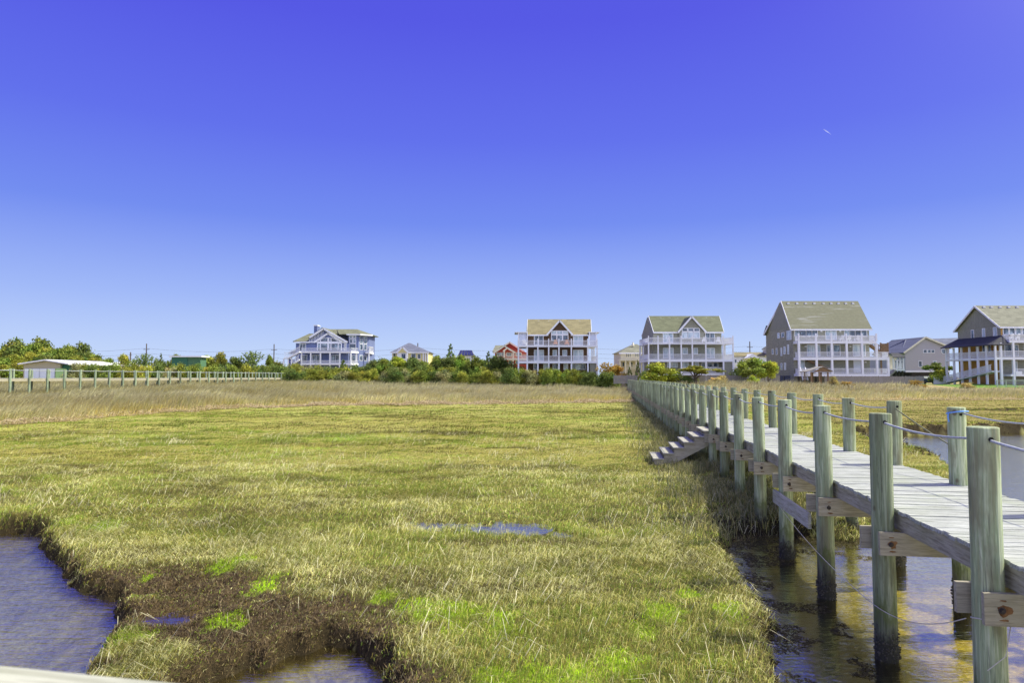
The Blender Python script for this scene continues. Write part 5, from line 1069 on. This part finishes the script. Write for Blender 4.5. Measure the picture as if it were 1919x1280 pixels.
# ------------------------------------------------------------------ fences
def fence(name, D, px0, px1, pyt, pyb, label, mat='picket', pw=.13, gap=.16, tall_=None):
    x0 = F(px0, 700, D)[0]; x1 = F(px1, 700, D)[0]; zt = F(0, pyt, D)[1]; zb = F(0, pyb, D)[1]
    e = empty(name, (x0, D, zb), 0, label, 'fence'); n = int((x1 - x0) / gap); rr = random.Random(px0); m = MB()
    for i in range(n): x = i * gap; m.box(x, x + pw, 0, .025, -.3, zt - zb + rr.uniform(-.05, .05))
    m.build('pickets', M[mat], e)
    m = MB(); 
    for k_ in (.25, .8): m.box(0, x1 - x0, .028, .09, (zt - zb) * k_, (zt - zb) * k_ + .09)
    m.build('rail', M[mat], e)
    for i in range(int((x1 - x0) / 2.4) + 1): MB().box(i * 2.4, i * 2.4 + .11, .092, .2, -.4, zt - zb + .08).build('post', M[mat], e)
    return e
fence('picket_fence', 121, 1255, 1462, 703.5, 722, 'grey picket fence below the green-roofed house and the oaks')
fence('picket_fence', 121, 1545, 1732, 705.5, 722, 'grey picket fence running below the decks of the largest house')
fence('picket_fence', 119, 1150, 1195, 703.5, 716, 'short grey fence at the far end of the boardwalk')
e = fence('vinyl_fence', 128, 1750, 1782, 707.5, 720, 'white panel fence between the juniper and the porch ramp', 'white', .155, .16)
e = empty('wire_fence', (F(1868, 716, 108)[0], 108, 1.75), 0, 'wire fence with pale green timber frame at the right edge', 'fence')
x1 = F(1990, 716, 108)[0] - e.location.x; zt = F(0, 712.5, 108)[1] - 1.75
for i in range(8): MB().box(i * 1.45, i * 1.45 + .1, 0, .1, -.4, zt).build('post', M['fence_green'], e)
MB().box(0, x1, -.03, -.001, zt - .1, zt).box(0, x1, -.03, -.001, .05, .14).build('rail', M['fence_green'], e)
m = MB()
for i in range(70): m.box(i * .15, i * .15 + .012, .101, .108, .1, zt)
for i in range(10): m.box(0, x1, .109, .114, .1 + i * .12, .112 + i * .12)
m.build('mesh_panel', M['galv'], e)

# ------------------------------------------------------------------ utility poles and wires
PL = [(-20, 646), (274.7, 644), (513.7, 645), (783, 643), (1060, 642), (1405, 640), (1720, 640)]; tops = []
poles = [('utility pole rising from the bushes on the left, far from the blue house'), ('utility pole just left of the blue house'), ('utility pole behind the yellow hip-roofed house'), ('utility pole hidden behind the brown house'), ('utility pole between the green-roofed and the largest house'), ('utility pole behind the light grey gable house')]
for i, (px, py) in enumerate(PL):
    x, z = F(px, py, 205); tops.append((x, z))
    if 0 < i < 7 and i != 4 and i != 6:
        p = empty('utility_pole', (x, 205, 1.8), 0, poles[i - 1], 'pole', 'utility poles along the far road')
        MB().tube([(0, 0, 0), (0, 0, z - 1.8)], [.2, .15], 8).build('pole', M['pole'], p); MB().box(-.9, .9, -.08, .08, z - 3.6, z - 3.45).build('crossarm', M['pole'], p)
x, z = F(244.7, 660, 190); p = empty('utility_pole', (x, 190, 1.8), 0, 'short thick pole stub left of the tallest left pole', 'pole'); MB().tube([(0, 0, 0), (0, 0, z - 1.8)], .17, 8).build('pole', M['pole'], p); MB().box(-.3, .3, -.06, .06, z - 2.6, z - 2.45).build('crossarm', M['pole'], p)
for k_, (dz, nm) in enumerate(((-1.4, 'highest'), (-2.9, 'middle'), (-4.2, 'lowest'))):
    pts = []
    for a, b in zip(tops[:-1], tops[1:]): pts += sag((a[0], 205 + k_ * .1, a[1] + dz), (b[0], 205 + k_ * .1, b[1] + dz), 1.0, 8)[:-1]
    tag(MB().tube(pts, .022, 4).build('power_line', M['wire']), nm + ' of the three thin overhead wires strung between the far poles', 'wire', 'overhead wires')
a = F(1543.5, 241.5, 2500); b = F(1553, 248, 2500); c = F(1557, 251, 2500)
t = NT('ice_vapour', 1, 0); t.b.inputs['Alpha'].default_value = .4; t.b.inputs['Base Color'].default_value = (.9, .92, 1, 1)
tag(MB().tube([(a[0], 2500, a[1]), (a[0] * .5 + b[0] * .5, 2500, (a[1] + b[1]) / 2), (b[0], 2500, b[1]), (c[0], 2500, c[1])], [.5, 1.1, .8, .2], 8).build('contrail', t.m), 'tiny white contrail streak in the upper right sky', 'contrail')

# ------------------------------------------------------------------ trees and shrubs
def crown_mesh(kind, seed, n=2600):
    r = np.random.default_rng(seed); L_ = []
    if kind == 'bush':
        for i in range(r.integers(15, 22)):
            a = r.uniform(0, 6.28); q = r.uniform(0, .36); L_.append((q * math.cos(a), q * math.sin(a), r.uniform(.12, .80 - q * .7), r.uniform(.12, .24)))
    elif kind == 'tree':
        for i in range(r.integers(17, 24)):
            a = r.uniform(0, 6.28); q = r.uniform(0, .38); L_.append((q * math.cos(a), q * math.sin(a), r.uniform(.34, .88 - q * .55), r.uniform(.09, .19)))
    elif kind == 'pine':
        for i in range(26):
            zz = .22 + .76 * (i / 25); q = (1 - zz) * .48 + .03; a = i * 2.4 + r.uniform(-.4, .4); L_.append((q * math.cos(a), q * math.sin(a), zz + r.uniform(-.02, .02), .05 + .10 * (1 - zz)))
    elif kind == 'flat':
        for i in range(20):
            a = r.uniform(0, 6.28); q = r.uniform(0, .45); L_.append((q * math.cos(a), q * math.sin(a), .80 + r.uniform(-.16, .12) - q * .25, r.uniform(.07, .13)))
    elif kind == 'spiky':
        for i in range(15):
            a = r.uniform(0, 6.28); q = r.uniform(0, .36); L_.append((q * math.cos(a), q * math.sin(a), r.uniform(.2, .62 - q * .4), r.uniform(.12, .2)))
    L_ = np.array(L_); wv = L_[:, 3] ** 2; k = r.choice(len(L_), n, p=wv / wv.sum()); c = L_[k, :3]; R0 = L_[k, 3]
    d = r.normal(size=(n, 3)); d /= np.linalg.norm(d, axis=1, keepdims=True); rad = R0 * (r.random(n) ** .35) * r.uniform(.8, 1.18, n) * np.where(r.random(n) < .09, r.uniform(1.1, 1.5, n), 1)
    flat = .55 if kind in ('pine', 'flat') else .8
    P = c + d * rad[:, None] * np.array([1, 1, flat]); P[:, 2] = np.maximum(P[:, 2], .03)
    if kind == 'spiky':
        m_ = n // 3; a = r.uniform(0, 6.28, 45); el_ = r.uniform(.5, 1.35, 45); kk = r.integers(0, 45, m_); t_ = r.uniform(.25, 1, m_) * .48
        P[:m_] = np.stack([np.cos(a[kk]) * np.cos(el_[kk]) * t_, np.sin(a[kk]) * np.cos(el_[kk]) * t_, .48 + np.sin(el_[kk]) * t_], 1) + r.normal(0, .012, (m_, 3))
    sz = r.uniform(.016, .040, n)[:, None]
    u = r.normal(size=(n, 3)); u /= np.linalg.norm(u, axis=1, keepdims=True); v = np.cross(u, r.normal(size=(n, 3))); v /= np.linalg.norm(v, axis=1, keepdims=True)
    V = np.stack([P - u * sz, P + v * sz * .6, P + u * sz, P - v * sz * .6], 1).reshape(-1, 3)
    tone = (r.uniform(.65, 1.35, len(L_))[k])[:, None] * r.uniform(.55, 1.4, (n, 1)); hue = r.normal(0, .09, (len(L_), 1))[k]
    col = np.array([[.42, .46, .12]]) * tone; col[:, 0:1] *= 1 + hue; col = np.repeat(col, 4, 0)
    ob = np_mesh('crown', V, None, M['leaf'], col, quads=np.arange(n * 4).reshape(-1, 4)); me = ob.data; bpy.data.objects.remove(ob)
    # trunk with limbs
    mb = MB(); top = {'bush': .35, 'tree': .5, 'pine': .92, 'flat': .72, 'spiky': .5}[kind]; bx = r.uniform(-.04, .04)
    mb.tube([(0, 0, -.06), (bx, 0, top * .5), (bx * 1.5, .01, top)], [.035 if kind != 'pine' else .022, .025, .008], 6)
    for j in range(7):
        q = L_[r.integers(0, len(L_))]; z0 = top * r.uniform(.2, .8); mb.tube([(bx * .8, 0, z0), ((q[0]) * .6, q[1] * .6, (z0 + q[2]) / 2), (q[0], q[1], q[2])], [.014, .010, .004], 5)
    o2 = mb.build('trunk', M['bark']); m2 = o2.data; bpy.data.objects.remove(o2); return me, m2
VAR = {k: [crown_mesh(k, 10 * i + s, nn) for s in range(q)] for i, (k, q, nn) in enumerate((('bush', 7, 3400), ('tree', 6, 4200), ('pine', 3, 2200), ('flat', 2, 2600), ('spiky', 2, 2400)))}
TINT = {'dark': (.42, .52, .46), 'green': (.58, .68, .42), 'bright': (.90, .95, .40), 'olive': (.80, .78, .46), 'grey': (.82, .76, 1.2), 'orange': (1.0, .62, .45), 'gold': (1.25, .95, 1.3), 'pine': (.46, .58, .65), 'brown': (.8, .55, .70)}
KW = {'bush': 'shrub', 'tree': 'tree', 'pine': 'pine tree', 'flat': 'flat-topped pine', 'spiky': 'spiky-topped shrub'}
CWd = {'dark': 'dark green', 'green': 'mid green', 'bright': 'bright yellow-green', 'olive': 'olive green', 'grey': 'grey twiggy', 'orange': 'orange-brown', 'gold': 'golden', 'pine': 'deep green', 'brown': 'brownish'}
plan = []
def tree(kind, px, py, wpx, D, tint, lab=None, base=None, row=''): plan.append([kind, px, py, wpx, D, tint, lab, base, row])
rr = random.Random(4)
# pines and oaks at far left
for px, py, w_, D in [(-12, 655, 60, 185), (14, 648, 55, 180), (36, 631, 52, 190), (70, 633, 56, 190), (98, 645, 46, 188), (124, 643, 40, 186), (150, 642, 44, 186), (168, 654, 36, 180), (186, 663, 30, 178), (4, 668, 50, 165), (30, 662, 46, 168), (60, 655, 50, 172), (92, 660, 48, 172), (118, 662, 50, 172), (146, 664, 48, 172), (172, 671, 40, 170), (8, 682, 48, 150), (32, 680, 40, 152), (22, 688, 40, 146)]:
    tree('tree', px, py, w_, D, rr.choice(['dark', 'green', 'olive', 'green', 'olive']), None, None, 'in far-left wood')
for i in range(14): tree('tree', -8 + i * 14.5, [664, 652, 642, 640, 644, 640, 648, 652, 650, 652, 652, 658, 664, 668][i], 50, 176, rr.choice(['dark', 'olive', 'green', 'olive']), None, None, 'in far-left wood')
for k_, px, py, w_, tn in [('tree', 203, 669, 26, 'green'), ('tree', 229, 661, 26, 'olive'), ('bush', 250, 670, 34, 'green'), ('spiky', 273, 660, 44, 'pine'), ('bush', 297, 666, 30, 'olive'), ('pine', 302, 663, 14, 'dark'), ('tree', 332, 662, 30, 'olive'), ('bush', 320, 673, 30, 'green'), ('tree', 372, 667, 30, 'olive'), ('bush', 306, 670, 40, 'dark'), ('bush', 326, 677, 40, 'olive'), ('bush', 352, 676, 40, 'green'), ('bush', 388, 670, 44, 'green'), ('bush', 368, 672, 34, 'green'), ('bush', 340, 680, 50, 'olive'), ('bush', 345, 676, 40, 'green'), ('tree', 386, 664, 38, 'bright'), ('tree', 414, 660, 36, 'olive'), ('tree', 440, 668, 36, 'dark'), ('spiky', 474, 655, 54, 'pine'), ('tree', 505, 663, 18, 'green'), ('bush', 524, 672, 34, 'olive'), ('bush', 455, 676, 50, 'olive')]:
    tree(k_, px, py, w_, 160, tn, None, None, 'beyond the mint walkway')
for i in range(30): tree('bush', 140 + i * 14.5 + rr.uniform(-4, 4), 678.5 + rr.uniform(-3.5, 3), rr.uniform(24, 38), 137 + rr.uniform(-4, 4), rr.choice(['olive', 'green', 'olive', 'dark', 'grey', 'olive']), None, 712, 'in row behind mint walkway')
for px, py, w_, tn, k_ in [(556, 683, 30, 'green', 'bush'), (580, 681, 30, 'grey', 'bush'), (597, 680, 24, 'olive', 'bush'), (615, 681, 28, 'olive', 'bush'), (643, 674, 24, 'dark', 'pine'), (640, 682, 34, 'green', 'bush'), (668, 680, 34, 'dark', 'bush'), (692, 680, 34, 'dark', 'bush'), (718, 668, 36, 'green', 'tree'), (745, 666, 40, 'bright', 'tree'), (742, 684, 34, 'grey', 'bush'), (772, 668, 44, 'dark', 'tree'), (798, 674, 34, 'olive', 'bush'), (820, 664, 36, 'green', 'tree'), (844, 646, 26, 'pine', 'pine'), (850, 660, 40, 'bright', 'bush'), (836, 670, 44, 'dark', 'tree'), (864, 662, 34, 'green', 'tree'), (888, 667, 34, 'green', 'tree'), (915, 660, 22, 'pine', 'pine'), (926, 664, 48, 'dark', 'tree')]:
    tree(k_, px, py, w_, 136 + rr.uniform(-4, 5), tn, None, 714, 'between blue and brown houses')
for i in range(15): tree(rr.choice(['bush', 'tree']), 700 + i * 18.5 + rr.uniform(-5, 5), 673 + rr.uniform(-5, 5), rr.uniform(34, 46), 141 + rr.uniform(-2, 3), rr.choice(['dark', 'green', 'olive', 'green']), None, 714, 'in hedge left of brown house')
for i in range(24): tree('bush', 540 + i * 18 + rr.uniform(-5, 5), 684 + rr.uniform(-3, 3), rr.uniform(30, 42), 133 + rr.uniform(-2, 2), rr.choice(['olive', 'green', 'dark', 'olive']), None, 716, 'in middle row below blue house')
for i in range(22): tree('bush', 548 + i * 19 + rr.uniform(-5, 5), 690 + rr.uniform(-4, 4), rr.uniform(26, 40), 129 + rr.uniform(-2, 2), rr.choice(['olive', 'green', 'grey', 'dark', 'green', 'grey', 'olive']), None, 716, 'in front row below blue house')
for i, px in enumerate(range(958, 1150, 13)): tree('bush', px + rr.uniform(-4, 4), 685 + (px - 958) * .045 + rr.uniform(-4, 4), rr.uniform(26, 36), 123.5 + rr.uniform(-1.5, 1.0), rr.choice(['green', 'olive', 'dark', 'green', 'bright', 'grey']), None, 717, 'in row below brown house')
tree('spiky', 1135, 676, 40, 126, 'orange', 'orange-brown shrub at the right corner of the brown house')
tree('tree', 1158, 682, 34, 128, 'orange', 'orange-brown pine between the brown house and the cream turret house')
tree('bush', 1142, 692, 40, 122, 'dark', 'dark rounded shrub beside the far end of the boardwalk')
tree('pine', 1180, 688, 16, 126, 'dark', 'small dark conifer left of the bright yellow-green tree, leftmost of two'); tree('pine', 1195, 676, 14, 126, 'dark', 'narrow dark conifer directly in front of the cream house balcony')
tree('bush', 1207, 690, 26, 124, 'dark', 'dark shrub tucked against the bright yellow-green tree'); tree('tree', 1236, 680, 64, 117, 'bright', 'bright yellow-green rounded tree in front of the green-roofed house', 716)
tree('flat', 1306, 684, 88, 116, 'olive', 'umbrella-shaped pine with flat top and bare trunk before the green-roofed house', 722)
tree('bush', 1338, 704, 26, 112, 'gold', 'golden dry bush under the umbrella pine, left of two', 724); tree('bush', 1352, 702, 24, 112.5, 'gold', 'golden dry bush under the umbrella pine, right of two', 724); tree('bush', 1285, 702, 44, 117, 'dark', 'low dark shrub left of the umbrella pine trunk', 722)
tree('tree', 1412, 668, 62, 119, 'green', 'broad green oak left of the largest house', 716); tree('tree', 1440, 675, 38, 117, 'bright', 'yellow-green oak touching the shingled side of the largest house', 718); tree('bush', 1386, 684, 34, 124, 'dark', 'dark shrub behind the picket fence left of the broad oak'); tree('bush', 1410, 701, 22, 114, 'bright', 'small yellow-green bush at the foot of the broad oak', 722)
tree('flat', 1756, 678, 56, 130, 'dark', 'spreading dark juniper in front of the light grey gable house', 714); tree('bush', 1762, 688, 46, 129, 'olive', 'low olive shrub growing under the spreading juniper', 716)
for px, py, w_, tn in ((1815, 714, 26, 'gold'), (1560, 702, 18, 'gold'), (1590, 712, 26, 'orange'), (1715, 711, 34, 'orange')): tree('bush', px, py, w_, 107, tn, {1815: 'golden grassy mound in front of the porch ramp', 1560: 'upright golden grass clump in front of the largest house deck', 1590: 'orange-tan bush below the deck of the largest house', 1715: 'rust and gold bush in front of the light grey house'}[px], 728)
plan.sort(key=lambda a: a[1]); cnt = {}
for a in plan: 
    if not a[6]: key = (a[8], a[0], a[5]); cnt.setdefault(key, []).append(a)
ORD = ['leftmost', 'second', 'third', 'fourth', 'fifth', 'sixth', 'seventh', 'eighth', 'ninth', 'tenth', 'eleventh', 'twelfth', 'thirteenth', 'fourteenth']
for key, L_ in cnt.items():
    for i, a in enumerate(L_):
        art = CWd[key[2]] + ' ' + KW[key[1]] + ' ' + key[0]
        a[6] = art + ('' if len(L_) == 1 else ', ' + (ORD[i] + (' from the left' if i else '')))
for j, (kind, px, py, wpx, D, tint, lab, base, row) in enumerate(plan):
    x, zt = F(px, py, D); gz = float(height(np.array([x]), np.array([D]))[0]) - .1
    wd = wpx * 1.25 * D / FPX; hh = (zt - gz) * (1.0 if kind in ('pine', 'flat', 'spiky') else 1.06); cm, tm = VAR[kind][j % len(VAR[kind])]
    nm = {'bush': 'shrub', 'tree': 'tree', 'pine': 'pine_tree', 'flat': 'umbrella_pine' if px < 1500 else 'juniper', 'spiky': 'shrub'}[kind]
    e = empty(nm, (x, D, gz), 0, lab, 'shrub' if nm == 'shrub' else 'tree', ('shrubs ' if nm == 'shrub' else 'trees ') + row if row else None)
    jt = rr.uniform(.76, 1.02)
    for me, pn in ((cm, 'crown'), (tm, 'trunk')):
        o = put(me, pn, (0, 0, 0), e, (rr.uniform(0, 6.28) if pn == 'crown' else 0)); o.scale = (wd, wd, hh)
        if pn == 'crown': rz0 = o.rotation_euler.z; c = TINT[tint]; o.color = (c[0] * jt, c[1] * jt, c[2] * jt, 1)
        else: o.rotation_euler = (0, 0, rz0)
print('objects', len(bpy.data.objects))
